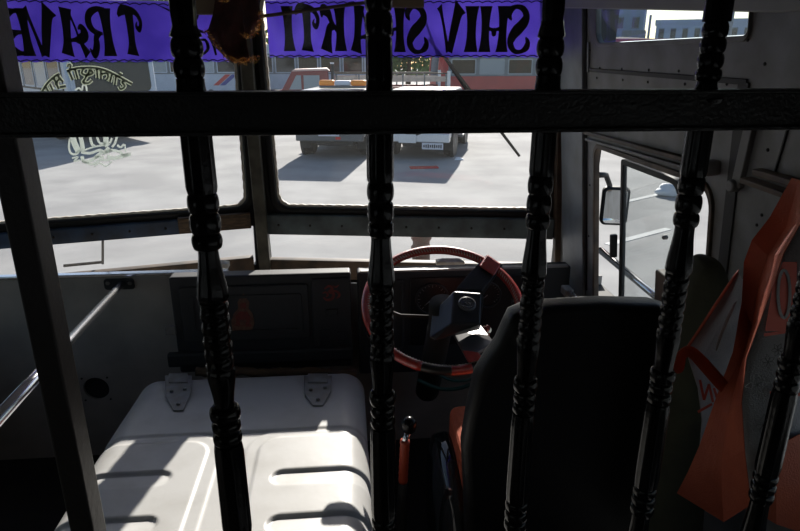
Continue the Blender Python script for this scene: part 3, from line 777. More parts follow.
# ================================================================== DRIVER SEAT
SP = PY(1.2)
seat = empty('driver_seat', (.5, 1.35, 0), label='black vinyl driver seat with orange cushion seen from behind', cat='seat')
def sch(o): return world_child(o, seat)
sil = [(505, 304), (500, 314), (492, 332), (482, 346), (471, 364), (463, 400), (458, 430), (460, 470), (462, 560), (668, 560), (672, 440), (674, 340), (672, 306), (666, 297), (652, 293), (600, 292), (540, 295), (518, 298)]
k_ = .07 / 1.27
outl = [(x + (x - 343) * k_ * (1 if x < 600 else .4), y + (y - 57) * k_) for x, y in sil]
bk = sch(plate('backrest', [[SP.l(*p) for p in outl]], .07, SP, 'seat', None, bev=.018, off=-.035 if SP.en.y < 0 else .035, smooth=50))
pip = [(x + 3, y + 2) for x, y in outl[:9]]
q = build('piping', tube(catmull([SP.hit(*p) + Vector((.006, -.003 + .014, 0)) for p in pip], 4), .004, 8), 'piping', None, True); world_child(q, bk)
ca = at(449, 408, Z=.50)
sch(build('cushion', hull([Vector((x, y, z)) for x in (ca.x, .72) for y in (1.28, ca.y + .02) for z in (.36, .50)]), 'orange_seat', None, False, .03))
sb = at(424, 424, Z=.44)
sch(build('side_cover', hull([Vector((sb.x, sb.y, .41)), Vector((sb.x + .02, sb.y + .05, .36)), Vector((sb.x + .05, sb.y - .02, .46)), Vector((.31, 1.15, .38)), Vector((.20, 1.18, .02)), Vector((.36, 1.2, .05)), Vector((.33, sb.y + .02, .05)), Vector((.21, sb.y, .02)), Vector((.34, sb.y, .45)), Vector((.22, 1.20, .36))]), 'car_glass', None, True))
md = bpy.data.objects['side_cover'].modifiers.new('round', 'SUBSURF'); md.levels = md.render_levels = 2
sch(build('pedestal', BX((.52, 1.42, .18), (.36, .32, .36)), 'dark', None, False, .01))

# ================================================================== HANDRAIL AT LEFT
hr = empty('handrail', at(122, 283, Y=2.15), label='polished steel handrail slanting down from the left front panel', cat='handrail')
ha = at(122, 284, Y=2.165); hb = at(0, 416, Y=1.0); hb2 = ha + (hb - ha) * 1.35
world_child(build('rail', tube([ha, hb2], .0125, 20), 'steel', None, True), hr)
hl = [FP.l(*p) for p in ((104, 277), (136, 287))]
world_child(plate('mounting_plate', [rrect(hl[0][0], hl[1][1] - .004, hl[1][0], hl[0][1] - .004, .012)], .006, FP, 'dash', None, bev=.002, off=-.010 if FP.en.y > 0 else .010), hr)
for x in (109, 131):
    c_ = FP.hit(x, 282); world_child(build('bolt', lathe([(.008, 0), (.007, .004)], (c_.x, 2.167, c_.z), (0, -1, 0), 6), 'latch'), hr)

# ================================================================== BAG AND OLIVE BUNDLE AT RIGHT
def gp(x, y, d): return at(x, y, Y=d)
bag = empty('shopping_bag', gp(740, 400, .80), label='orange sided grey woven shopping bag hanging behind the right end of the grille', cat='bag')
def bch(o): return world_child(o, bag)
# orange gusset: rows top to bottom; each row left edge -> crease -> right edge (nearest the viewer)
gus = [[gp(792, 178, .84), gp(800, 180, .82), gp(812, 190, .78)],
       [gp(770, 217, .85), gp(786, 228, .83), gp(801, 224, .77)],
       [gp(752, 240, .86), gp(768, 256, .84), gp(784, 254, .76)],
       [gp(744, 262, .87), gp(757, 290, .86), gp(772, 290, .75)],
       [gp(742, 300, .88), gp(752, 326, .87), gp(762, 318, .745)],
       [gp(733, 352, .86), gp(741, 366, .84), gp(747, 358, .74)],
       [gp(715, 402, .85), gp(728, 415, .80), gp(742, 402, .735)],
       [gp(700, 445, .85), gp(722, 462, .80), gp(745, 450, .73)],
       [gp(688, 472, .85), gp(722, 490, .80), gp(749, 484, .73)],
       [gp(677, 493, .85), gp(724, 522, .79), gp(751, 505, .73)]]
bch(cloth('side_panel', gus, 'bag_orange', simple=True))
fro = [[gp(812, 190, .78), gp(835, 200, .78), gp(880, 200, .80)],
       [gp(801, 224, .77), gp(825, 228, .765), gp(880, 230, .79)],
       [gp(784, 254, .76), gp(806, 262, .75), gp(880, 262, .78)],
       [gp(772, 290, .75), gp(794, 298, .74), gp(875, 300, .77)],
       [gp(762, 318, .745), gp(792, 326, .73), gp(872, 330, .765)],
       [gp(747, 358, .74), gp(785, 362, .725), gp(868, 368, .76)],
       [gp(742, 402, .735), gp(776, 404, .72), gp(862, 410, .76)],
       [gp(745, 450, .73), gp(772, 452, .71), gp(855, 455, .75)],
       [gp(749, 484, .73), gp(770, 490, .715), gp(850, 492, .75)],
       [gp(751, 505, .73), gp(772, 516, .715), gp(850, 520, .75)]]
bch(cloth('front_panel', fro, 'bag_grey', simple=2))
lowb = [[gp(757, 462, .712), gp(776, 446, .703), gp(800, 434, .715), gp(852, 428, .742)], [gp(755, 490, .712), gp(776, 488, .703), gp(800, 486, .715), gp(852, 482, .742)], [gp(757, 512, .715), gp(776, 524, .708), gp(800, 532, .72), gp(852, 540, .745)]]
bch(cloth('orange_bottom_band', lowb, 'bag_orange', simple=True))
bac = [[gp(738, 272, .87), gp(742, 280, .90), gp(752, 275, .92)], [gp(715, 308, .87), gp(722, 320, .90), gp(742, 320, .92)], [gp(686, 350, .87), gp(702, 358, .90), gp(735, 360, .92)],
       [gp(698, 388, .87), gp(710, 392, .89), gp(726, 392, .91)], [gp(702, 420, .87), gp(706, 432, .88), gp(712, 430, .90)], [gp(700, 445, .86), gp(703, 447, .87), gp(706, 445, .88)]]
bch(cloth('back_panel', bac, 'bag_grey', simple=True))
def bag_strap(name, pts, d, w, m='bag_orange'):
    g = []
    for i, (x, y) in enumerate(pts):
        a = pts[max(i - 1, 0)]; b = pts[min(i + 1, len(pts) - 1)]
        dx, dy = b[0] - a[0], b[1] - a[1]; L_ = hypot(dx, dy)
        g.append([gp(x - dy / L_ * w / 2, y + dx / L_ * w / 2, d), gp(x + dy / L_ * w / 2, y - dx / L_ * w / 2, d - .004)])
    return bch(cloth(name, g, m))
bag_strap('handle', [(677, 374), (679, 358), (688, 347), (702, 362), (716, 378), (729, 393)], .845, 13)
bag_strap('hem', [(740, 268), (716, 304), (694, 338), (680, 358)], .86, 2.5)
bag_strap('hem', [(737, 300), (722, 330), (716, 352)], .855, 3, 'bag_grey')
# red printing on the front panel: a block with a pale oval, two rules
def print_poly(pts, d, m):
    bm = bmesh.new(); poly(bm, [gp(x, y, d) for x, y in pts]); return bch(solid(build('print', bm, m), .0006))
print_poly([(773, 285), (783, 262), (797, 262), (796, 300), (790, 331), (765, 331)], .728, 'bag_red')
bm = bmesh.new(); ribbon(bm, [(784 + 6 * cos(a), 294 + 24 * sin(a)) for a in [2 * pi * k / 20 for k in range(21)]], [3] * 21, lambda a, b: gp(a, b, .7265)); bch(solid(build('print', bm, 'bag_grey'), .0005))
for ps in ([(764, 335), (790, 331)], [(770, 393), (782, 391)], [(795, 395), (812, 392)]):
    bm = bmesh.new(); ribbon(bm, ps, [3, 3], lambda a, b: gp(a, b, .718 if ps[0][1] > 380 else .728)); bch(solid(build('print', bm, 'bag_red'), .0005))
for (cx, cy, rr) in ((757, 385, 12), (768, 362, 8), (763, 425, 11), (778, 350, 7)):
    bm = bmesh.new()
    for k in range(6):
        a = k * pi / 3 + cx
        ribbon(bm, [(cx, cy), (cx + rr * .5 * cos(a) - rr * .25 * sin(a), cy + rr * .5 * sin(a) + rr * .25 * cos(a)), (cx + rr * cos(a), cy + rr * sin(a)), (cx + rr * .5 * cos(a) + rr * .25 * sin(a), cy + rr * .5 * sin(a) - rr * .25 * cos(a)), (cx, cy)], [.7] * 5, lambda p_, q_: gp(p_, q_, .7185))
    bch(solid(build('floral_print', bm, 'bag_line'), .0004))
bm = bmesh.new()
for ps in ([(700, 380), (704, 400)], [(704, 400), (709, 384)], [(709, 384), (713, 402)], [(698, 412), (712, 404)], [(714, 388), (717, 398)]):
    ribbon(bm, ps, [2.4, 2.4], lambda a, b: gp(a, b, .862))
bch(solid(build('print', bm, 'bag_red'), .0005))

# olive cloth bundle behind the seat
OP = []
prof = [(256, 700, 711), (260, 694, 718), (270, 689, 723), (290, 684, 727), (330, 676, 728), (380, 668, 722), (430, 660, 712), (480, 652, 704), (531, 646, 700), (600, 640, 690)]
bm = bmesh.new(); RG = []
for j, (y, xa, xb) in enumerate(prof):
    a, b = at(xa, y, Y=1.07), at(xb, y, Y=1.07); c_ = (a + b) / 2; rx = (b - a).length / 2; row = []
    for k in range(20):
        th = 2 * pi * k / 20
        row.append(bm.verts.new((c_.x + rx * cos(th) * (1 + .05 * sin(3 * th + j)), c_.y + .05 * sin(th) * min(1, .45 + j * .2), c_.z)))
    RG.append(row)
for i in range(len(RG) - 1):
    for k in range(20): bm.faces.new((RG[i][k], RG[i][(k + 1) % 20], RG[i + 1][(k + 1) % 20], RG[i + 1][k]))
bm.faces.new(RG[0][::-1]); bm.faces.new(RG[-1])
o = build('cloth_bundle', bm, 'olive', None, True); md = o.modifiers.new('sub', 'SUBSURF'); md.levels = md.render_levels = 1
tag(o, 'dark olive cloth bundle with rounded top between the seat and orange bag', 'cloth')

# ================================================================== BANNERS ON THE WINDSCREEN
def stem_(bm, x, w, fn, y0=0, y1=1):
    k = [1.7, 1.32, 1.12, 1.08, 1.12, 1.32, 1.7]
    n_ = len(k); ribbon(bm, [(x, y0 + (y1 - y0) * i / (n_ - 1)) for i in range(n_)], [w * q for q in k], fn)
def glyph(bm, ch, fn):
    R_ = lambda p, w, s=6: ribbon(bm, p, w, fn, s)
    if ch == 'S': R_([(.80, .70), (.90, .86), (.66, .985), (.36, .93), (.22, .74), (.42, .56), (.66, .42), (.80, .22), (.62, .03), (.34, .015), (.10, .16), (.20, .33)], [.05, .22, .10, .16, .27, .30, .30, .26, .13, .10, .22, .04])
    elif ch == 'H':
        stem_(bm, .19, .26, fn); stem_(bm, .81, .26, fn); R_([(.15, .52), (.40, .50), (.5, .44), (.6, .50), (.85, .52)], [.14, .08, .2, .08, .14])
    elif ch == 'I': stem_(bm, .5, .55, fn)
    elif ch == 'V':
        R_([(.12, 1.0), (.22, .84), (.36, .45), (.50, .0)], [.50, .34, .29, .22]); R_([(.92, 1.0), (.84, .84), (.70, .45), (.56, .0)], [.22, .12, .10, .16])
    elif ch == 'A':
        R_([(.66, 1.0), (.70, .7), (.76, .3), (.82, .0)], [.42, .30, .27, .44]); R_([(.58, .96), (.42, .6), (.32, .3), (.12, .0)], [.08, .07, .10, .26])
        R_([(.76, .30), (.52, .33), (.32, .34), (.12, .44), (.22, .60), (.34, .56)], [.10, .09, .22, .26, .16, .03])
    elif ch == 'K':
        stem_(bm, .22, .28, fn); R_([(.34, .46), (.52, .62), (.66, .84), (.86, .90), (.90, .74)], [.12, .14, .22, .24, .05]); R_([(.36, .52), (.60, .52), (.70, .30), (.78, .0)], [.08, .22, .28, .46])
    elif ch == 'T':
        R_([(.52, .9), (.52, .6), (.54, .25), (.56, .0)], [.36, .31, .30, .52], 4); R_([(1.0, .84), (.82, .95), (.5, .96), (.22, .90), (.06, .72), (.14, .55), (.26, .62), (.20, .72)], [.10, .22, .17, .14, .15, .13, .11, .02])
    elif ch == 'R':
        stem_(bm, .22, .30, fn); R_([(.2, .96), (.5, .98), (.80, .88), (.88, .70), (.72, .53), (.40, .47)], [.10, .12, .20, .25, .14, .07]); R_([(.46, .48), (.66, .40), (.70, .22), (.84, .04), (.98, .16)], [.07, .18, .24, .20, .04])
    elif ch == 'E':
        stem_(bm, .25, .34, fn)
        for y in (.94, .5, .06): R_([(.2, y), (.6, y), (.92, y + (.05 if y < .5 else -.05))], [.10, .10, .24], 3)

def banner(pl, corners, letters, label, swirl=None):
    # corners: left, right, top row, bottom row read on the pane
    x0, x1 = corners[0][0], corners[1][0]; y0 = corners[0][1]; y1 = corners[1][1]
    root = empty('banner', pl.w((x0 + x1) / 2, (y0 + y1) / 2), label=label, cat='banner', group='purple windscreen banners')
    lp = []
    n_ = 46
    for k in range(n_ + 1): lp.append((x0 + (x1 - x0) * k / n_, y0 + .004 * abs(sin(k * pi / 2)) - .001))
    for k in range(n_ + 1): lp.append((x1 - (x1 - x0) * k / n_, y1))
    world_child(plate('film', [lp], .0012, pl, 'purple', off=-.002 if pl.en.y > 0 else .002), root)
    nn = -.004 if pl.en.y > 0 else .004
    bm = bmesh.new()
    for (ch, xa, xb, ya, yb) in letters:
        A, B = pl.l(xa, (ya + yb) / 2)[0], pl.l(xb, (ya + yb) / 2)[0]; xm = (xa + xb) / 2
        T, U = pl.l(xm, ya)[1], pl.l(xm, yb)[1]
        glyph(bm, ch, lambda a, b: pl.w(B + (A - B) * a, U + (T - U) * b, nn))
    if swirl:
        for pts, ws in swirl:
            ribbon(bm, pts, [q_ * 340 for q_ in ws], lambda a, b: pl.w(*pl.l(a, b), nn), 6)
    # dark wavy border line along the lower edge
    ribbon(bm, [(x0 + (x1 - x0) * k / 90, y0 + .006 + .003 * sin(k * 2.1)) for k in range(91)], [.004] * 91, lambda a, b: pl.w(a, b, nn))
    ribbon(bm, [(x0 + (x1 - x0) * k / 90, y1 - .010 + .003 * sin(k * 2.1)) for k in range(91)], [.004] * 91, lambda a, b: pl.w(a, b, nn))
    o = world_child(build('lettering', bm, 'ink'), root); solid(o, .0006)
    tag(o, 'black mirrored lettering')
    return root
rb = [SCREEN_R.l(270, 57), SCREEN_R.l(555, -3)]; rb[0] = (rb[0][0], SCREEN_R.l(400, 57.5)[1]); rb[1] = (rb[1][0], SCREEN_R.l(400, -1)[1])
banner(SCREEN_R, rb, [('S', 506, 531, 6, 52), ('H', 480, 508, 6, 52), ('I', 464, 479, 6, 52), ('V', 437, 463, 6, 52), ('S', 405, 429, 6, 52), ('H', 378, 405, 6, 52), ('A', 351, 377, 5, 52), ('K', 320, 346, 5, 51), ('T', 296, 320, 6, 51), ('I', 282, 295, 6, 51)],
       'purple banner on the right windscreen reading SHIV SHAKTI, seen mirrored')
lb_ = [(SCREEN_L.l(-60, 63)[0], SCREEN_L.l(120, 62)[1]), (SCREEN_L.l(229, 62)[0], SCREEN_L.l(120, 0)[1])]
banner(SCREEN_L, lb_, [('T', 120, 143, 8, 55), ('R', 87, 113, 8, 56), ('A', 59, 88, 8, 55), ('V', 26, 57, 8, 56), ('E', 9, 31, 8, 56)],
       'purple banner on the left windscreen reading TRAVE, seen mirrored, with a curl',
       [([(155, 4), (172, 12), (190, 26), (203, 32)], [.0, .006, .005, .008]), ([(190, 8), (197, 12), (196, 19), (189, 20)], [.004, .008, .008, .004]), ([(196, 41), (205, 40), (208, 48), (203, 54), (197, 53)], [.004, .008, .010, .006, .003]), ([(208, 36), (213, 44), (216, 55)], [.004, .008, .006]), ([(203, 33), (212, 28), (211, 33), (216, 38)], [.003, .006, .008, .003])])

# sticker lettering and emblem on the left pane, drawn as ribbons on the glass
sl = SCREEN_L; sn = -.003 if sl.en.y > 0 else .003
mpx = 2.5 / F * 1.02
def decal(name, strokes, m, edge, parent, sm_=5):
    for (nm, mm, ex, dd) in (((name, m, 0, sn * 1.4), (name + '_outline', edge, 1.0, sn)) if edge else ((name, m, 0, sn),)):
        bm = bmesh.new()
        for pts, w in strokes:
            ribbon(bm, pts, [(w + 2 * ex) * mpx] * len(pts), lambda a, b: sl.w(*sl.l(a, b), dd), sm_ if len(pts) > 2 else 0) if False else ribbon_px(bm, pts, w + 2 * ex, lambda a, b: sl.w(*sl.l(a, b), dd), sm_ if len(pts) > 2 else 0)
        world_child(solid(build(nm, bm, mm), .0006), parent)
def ribbon_px(bm, pts, w, fn, s):
    ribbon(bm, pts, [w] * len(pts), fn, s)
dec = empty('windscreen_lettering', sl.hit(90, 75), label='arched grey green outlined lettering stuck high on the left windscreen', cat='sticker')
strokes = [([(42, 92), (47, 84), (54, 77), (60, 73.5)], 2.0), ([(67, 71), (75, 68.5), (85, 67.5), (95, 67.8), (105, 70), (115, 74.5), (124, 79.5), (132, 84)], 2.0),
           ([(69, 71), (73, 80)], 2), ([(75, 69), (78, 79)], 2), ([(68, 67), (68.5, 64.5), (71, 65), (70, 69)], 1.4),
           ([(84, 68), (82, 73), (87, 75), (93, 73), (90, 70), (88, 74), (85, 79), (83, 82), (88, 83), (92, 80)], 1.8),
           ([(97, 68), (97.5, 78)], 1.8), ([(101, 70), (101, 79)], 1.8), ([(102, 74), (107, 73), (108, 77), (106, 80)], 1.8), ([(112, 74), (110, 82)], 1.8), ([(116, 76), (115, 85)], 1.8),
           ([(125, 81), (122, 82), (125, 86), (121, 89), (119, 86)], 1.7),
           ([(58, 75), (63, 82)], 2), ([(60, 78), (57, 82), (56, 85)], 1.6), ([(54, 78), (59, 89)], 2), ([(60, 87), (66, 86)], 2.2), ([(50, 84), (53, 90)], 1.8), ([(46, 87), (49, 92)], 1.8), ([(119, 73), (122, 75)], 2)]
decal('lettering', strokes, 'decal', 'decal_edge', dec)
emb = empty('windscreen_emblem', sl.hit(98, 145), label='white line drawn emblem sticker low on the left windscreen', cat='sticker')
es = [([(70, 139), (69, 147), (71, 153), (76, 154), (80, 150)], 1.6), ([(72, 135), (75, 144), (79, 152)], 4.5), ([(80, 134), (82, 143), (83, 150)], 3.2), ([(90, 136), (92, 144), (95, 146)], 2), ([(97, 137), (100, 143), (106, 143)], 1.6), ([(106, 135), (106, 142), (108, 146)], 4),
      ([(112, 138), (110, 143)], 1.6), ([(117, 136), (115, 143), (112, 147)], 1.8), ([(82, 151), (90, 148), (97, 146), (105, 145)], 1.3), ([(82, 156), (84, 161), (92, 160), (98, 155), (103, 152)], 2.6), ([(81, 152), (90, 153), (100, 150), (106, 154)], 2),
      ([(72, 158), (78, 157), (74, 161), (80, 160)], 1.2), ([(105, 152), (112, 150), (120, 152), (124, 155), (128, 154)], 2), ([(125, 144), (125.5, 152)], 1), ([(117, 145), (121, 147), (124, 144)], 1.6), ([(107, 156), (114, 158), (122, 156), (131, 154)], 3),
      ([(82, 161), (92, 164), (100, 160), (110, 160)], 1.6), ([(94, 166), (100, 163), (106, 166), (112, 161)], 1.2), ([(106, 148), (110, 152)], 4), ([(95, 157), (104, 157)], 2)]
decal('emblem', [(p_, w_ * 1.35) for p_, w_ in es], 'decal_white', None, emb)
decal('emblem_tip', [([(75, 90), (79, 88), (82, 90), (83, 85), (86, 86), (87, 91)], 1.8)], 'decal_white', None, dec)
# ordinary stickers' unseen middle lies behind the crossbar

# mirror rod, visor rolls, votive cloth
tag(build('mirror_rod', tube([at(248, 18, Y=2.30), at(300, 11.5, Y=2.28), at(370, 2, Y=2.26)], .006, 10), 'brown_frame', None, True), 'thin brown rod crossing in front of the right purple banner', 'rod')
for (x0, x1, y0, y1, d, lab) in ((189, 217, -12, 15, 2.30, 'tan sun visor end hanging above the left banner'), (388, 424, -14, 8, 2.30, 'dark tan sun visor end above the right banner')):
    a, b = at(x0, y0, Y=d), at(x1, y1, Y=d)
    tag(build('sun_visor', BX((a + b) / 2, (b.x - a.x, .02, a.z - b.z)), 'visor', None, False, .006), lab, 'sun visor', 'sun visors')
vc = empty('votive_cloth', at(236, 20, Y=2.25), label='maroon votive cloth with gold tinsel edging hung over the centre post', cat='cloth')
G1 = []
for (y, xs) in ((-14, (216, 224, 233, 242, 250)), (0, (215, 223, 232, 241, 249)), (14, (213, 222, 231, 240, 248)), (24, (210, 219, 230, 240, 247)), (33, (207, 218, 230, 240, 246)), (46, (214, 222, 232, 240, 247)), (58, (226, 230, 236, 242, 250)), (63, (232, 235, 239, 243, 250))):
    G1.append([at(x, y + (4 * k if y == 33 else 0) * 0, Y=2.25 + .018 * sin(k * 1.9 + y * .05)) for k, x in enumerate(xs)])
world_child(cloth('cloth_sheet', G1, 'maroon', simple=2), vc)
G2 = []
for (y, xs) in ((-14, (240, 247, 256)), (0, (241, 249, 258)), (12, (243, 251, 260)), (24, (243, 251, 259)), (32, (245, 249, 255)), (38, (247, 249, 252))):
    G2.append([at(x, y, Y=2.20 + .015 * sin(k * 2.2 + y * .1)) for k, x in enumerate(xs)])
world_child(cloth('cloth_fold', G2, 'maroon', simple=2), vc)
def tinsel(path, dens, d, spread):
    bm = bmesh.new(); path = catmull([(x, y, 0) for x, y in path], 8)
    for i in range(dens):
        q = path[random.randrange(len(path))]
        p = at(q.x + random.gauss(0, spread), q.y + random.gauss(0, spread), Y=d + random.uniform(-.012, .012))
        v = Vector((random.gauss(0, 1), random.gauss(0, 1), random.gauss(0, 1))).normalized() * random.uniform(.004, .009)
        tube([p - v, p + Vector((random.gauss(0, .002), 0, random.gauss(0, .002))), p + v], .0007, 3, bm)
    return world_child(tag(build('tinsel_fringe', bm, 'tinsel'), kind='stuff'), vc)
tinsel([(206, 30), (214, 42), (224, 54), (233, 60)], 90, 2.22, 1.4)
tinsel([(232, 60), (240, 61), (248, 60), (257, 58)], 110, 2.22, 1.6)
tinsel([(260, 12), (260, 22), (256, 32), (249, 37), (244, 36)], 110, 2.17, 1.4)
tinsel([(220, 0), (228, 1)], 20, 2.2, 1)
for (x, y) in ((243, 60), (248, 36)):
    pts = [at(x, y, Y=2.215) + Vector((.011 * cos(a), .003 * sin(2 * a), .007 * sin(a))) for a in [2 * pi * k / 16 for k in range(17)]]
    world_child(build('tinsel_loop', tube(pts, .0018, 6), 'tinsel', None, True), vc)

# windscreen wipers outside
wo = SCREEN_R
bm = tube([wo.hit(418, -10) + wo.en * .06 * (1 if wo.en.y > 0 else -1), wo.hit(440, 48) + Vector((0, .05, 0)), wo.hit(478, 105) + Vector((0, .045, 0))], .004, 8)
wp = empty('windscreen_wiper', wo.hit(470, 90), label='black wiper blade lying diagonally across the right windscreen', cat='wiper')
world_child(build('wiper_arm', bm, 'rubber', None, True), wp)
world_child(build('wiper_blade', tube([wo.hit(430, 35) + Vector((0, .025, 0)), wo.hit(474, 95) + Vector((0, .022, 0)), wo.hit(521, 157) + Vector((0, .022, 0))], [.004, .0075, .0055], 6), 'rubber'), wp)
wq = empty('parked_wiper', sl.hit(80, 265), label='thin black wiper arm standing outside the lower left pane', cat='wiper')
world_child(build('wiper_arm', tube([sl.hit(98, 236) + Vector((0, .05, 0)), sl.hit(98, 268) + Vector((0, .05, 0))], .005, 8), 'rubber'), wq)
world_child(build('wiper_link', tube([sl.hit(99, 266) + Vector((0, .05, 0)), sl.hit(58, 270) + Vector((0, .05, 0))], .006, 8), 'rubber'), wq)
# rusty lamp post outside in front of the right pane
pr_ = at(421, 262, Y=2.62); prt = at(421, 228, Y=2.62)
hz = prt.z - pr_.z
tag(build('front_lamp_stub', lathe([(.040, -.30), (.040, hz * .30), (.046, hz * .36), (.046, hz * .46), (.038, hz * .52), (.038, hz * .62), (.046, hz * .7), (.046, hz * .82), (.03, hz), (.001, hz * 1.01)], pr_, (0, 0, 1), 20), 'rust', None, 40), 'ribbed rusty red stub outside the windscreen behind the steering wheel', 'stub')
# outer door mirror and its chrome stay
om = empty('door_mirror', at(614, 205, X=1.02), label='black framed door mirror outside the driver window', cat='mirror')
MP = Plane(at(613, 205, X=1.0), (.97, -.25, 0), (0, 0, 1))
mc = [MP.l(603, 186), MP.l(626, 225)]
f = plate('mirror_housing', [rrect(min(mc[0][0], mc[1][0]), mc[1][1], max(mc[0][0], mc[1][0]), mc[0][1], .02)], .035, MP, 'rubber', None, bev=.008); world_child(f, om)
nm_ = -1 if MP.en.dot(EYE - MP.o) < 0 else 1
f2 = plate('mirror_face', [rrect(min(mc[0][0], mc[1][0]) + .010, mc[1][1] + .010, max(mc[0][0], mc[1][0]) - .010, mc[0][1] - .010, .012)], .003, MP, 'mirror', None, off=nm_ * .019); world_child(f2, om)
world_child(build('mirror_arm', tube([at(598, 175, X=.86), at(606, 175, X=.95), at(610, 186, X=1.0)], .010, 8), 'rubber', None, True), om)
tag(build('mirror_stay', tube([at(600, 250, X=.88), at(660, 300, X=.95), at(690, 326, X=.98)], .012, 12), 'chrome', None, True), 'chrome stay bar slanting outside the driver window below the mirror', 'bar')

# ================================================================== OUTSIDE
GZ = -.8
bm = bmesh.new(); poly(bm, [(-120, 2.9, GZ), (160, 2.9, GZ), (160, 140, GZ), (-120, 140, GZ)]); poly(bm, [(1.05, -40, GZ), (160, -40, GZ), (160, 2.9, GZ), (1.05, 2.9, GZ)])
poly(bm, [(-120, -40, GZ), (-1.7, -40, GZ), (-1.7, 2.9, GZ), (-120, 2.9, GZ)])
tag(build('ground', bm, 'asphalt'), 'sunlit pale concrete yard outside the bus', 'ground', **S)
def gpt(x, y): return at(x, y, Z=GZ)

def fork(name, bm, m, root, smooth=False, bevel=0): return build(name, bm, m, root, smooth, bevel)
def wheel_at(root, x, y, r, w, side, cap='car_grey'):
    t = fork('wheel', lathe([(r * .62, -w / 2), (r * .93, -w / 2), (r, -w * .3), (r, w * .3), (r * .93, w / 2), (r * .62, w / 2)], (x, y, r), (1, 0, 0), 28), 'rubber', root, 40)
    fork('hub_cap', lathe([(r * .6, 0), (r * .5, .03), (r * .2, .05), (.01, .055)], (x + side * (w / 2 - .03), y, r), (side, 0, 0), 20), cap, t, 40)
    return t
XP = Plane((0, 0, 0), (0, 1, 0), (0, 0, 1))        # side profile plane, local y along the car
def profile_plate(name, lp, x0, x1, m, root, bev=.03):
    return plate(name, [lp], abs(x1 - x0), XP, m, root, bev=bev, off=(x0 + x1) / 2 * (1 if XP.en.x > 0 else -1), smooth=50)

def jeep(loc, rz, label, bar=False):
    r = empty('jeep', loc, rz, label=label, cat='jeep', group='white jeeps in the yard')
    lp = [(0, .48), (0, 1.02), (.10, 1.50), (.22, 1.56), (2.15, 1.57), (2.35, 1.50), (2.85, 1.06), (3.95, 1.03), (4.05, .90), (4.05, .48)]
    profile_plate('body', lp, -.80, .80, 'white_car', r, .05)
    RP = Plane((0, -.006, 0), (1, 0, 0), (0, .13, 1))
    plate('rear_window', [rrect(-.62, 1.06, .62, 1.42, .06)], .02, Plane((0, -.01 - .12, 0), (1, 0, 0), (0, .143, 1)), 'car_glass', r)
    for s in (-1, 1):
        for (y0, y1) in ((.25, 1.05), (1.15, 1.95)):
            plate('side_window', [[(y0 + .02, 1.06), (y1, 1.06), (y1 - .02, 1.44), (y0 + .05, 1.44)]], .02, XP, 'car_glass', r, off=s * .803 * (1 if XP.en.x > 0 else -1))
        fork('tail_lamp', BX((s * .70, -.01, .73), (.13, .06, .26)), 'tail', r, False, .015)
        fork('side_step', BX((s * .88, 2.0, .42), (.16, 1.5, .05)), 'car_grey', r, False, .015)
        for yy in (.72, 3.25):
            wheel_at(r, s * .70, yy, .36, .24, s)
            fork('wheel_arch', lathe([(.36, -.04), (.47, -.04), (.47, .04), (.36, .04)], (s * .80, yy, .40), (1, 0, 0), 28), 'car_dark', r)
        fork('mud_flap', BX((s * .70, .24, .38), (.24, .02, .36)), 'rubber', r)
    fork('rear_bumper', BX((0, -.10, .52), (1.62, .20, .20)), 'white_car' if not bar else 'car_grey', r, False, .03)
    fork('under_tray', BX((0, 2.0, .40), (1.3, 3.4, .18)), 'car_dark', r)
    fork('exhaust_box', BX((.1, .15, .36), (.9, .3, .14)), 'car_dark', r, False, .03)
    if not bar:
        sp = fork('spare_wheel', lathe([(.2, 0), (.34, .0), (.37, .05), (.37, .15), (.33, .19), (.01, .20)], (-.05, -.02, .90), (0, -1, 0), 32), 'rubber', r, 40)
        fork('spare_cover', lathe([(.30, 0), (.28, .01), (.01, .012)], (-.05, -.222, .90), (0, -1, 0), 32), 'car_grey', sp)
        fork('tow_plate', BX((-.18, -.22, .50), (.42, .02, .20)), 'white_car', r, False, .01)
    pt = fork('number_plate', BX((.42 if not bar else 0, -.22, .34 if not bar else .62), (.50, .015, .15)), 'plate', r, False, .005)
    bm = bmesh.new()
    for k in range(9): box(bm, ((.42 if not bar else 0) - .2 + k * .05, -.229, .34 if not bar else .62), (.03, .004, .06 + .012 * (k % 3)))
    fork('plate_marks', bm, 'car_dark', pt)
    if bar:
        fork('brake_lamp', BX((.22, -.205, .50), (.12, .02, .06)), 'tail', r)
        b = fork('beacon_bar', BX((.12, 1.0, 1.61), (1.16, .26, .06)), 'car_grey', r, False, .02)
        for s in (-1, 1): fork('amber_lens', BX((.12 + s * .40, 1.0, 1.70), (.38, .24, .14)), 'amber', b, False, .05)
        fork('clear_lens', BX((.12, 1.0, 1.70), (.40, .24, .12)), 'plate', b, False, .04)
    return r
j1 = gpt(332, 155); j2 = gpt(415, 157)
jeep((j1.x, j1.y - .5, GZ), radians(-12), 'white jeep with amber beacon bar on its roof, left of the pair in the yard', True)
jeep((j2.x, j2.y - .3, GZ), radians(-17), 'white jeep with rear spare wheel, right of the pair in the yard')
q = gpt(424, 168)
tag(build('red_light_patch', BX((q.x, q.y, GZ + .015), (.62, .22, .03), Matrix.Rotation(.05, 3, 'Z')), 'tail', None, False, .01), 'flat strip standing in for red light in the shade behind the white jeep with spare wheel', 'strip')  # red light on the shaded ground, modelled as a flat coloured strip
q = gpt(459, 160)
tag(build('paper_scrap', hull([(q.x + a, q.y + b, GZ + c) for a, b, c in ((-.12, -.05, .005), (.12, -.04, .005), (.10, .06, .03), (-.06, .07, .06), (0, 0, .07))]), 'bag_white'), 'white paper scrap on the ground right of the jeeps', 'paper')

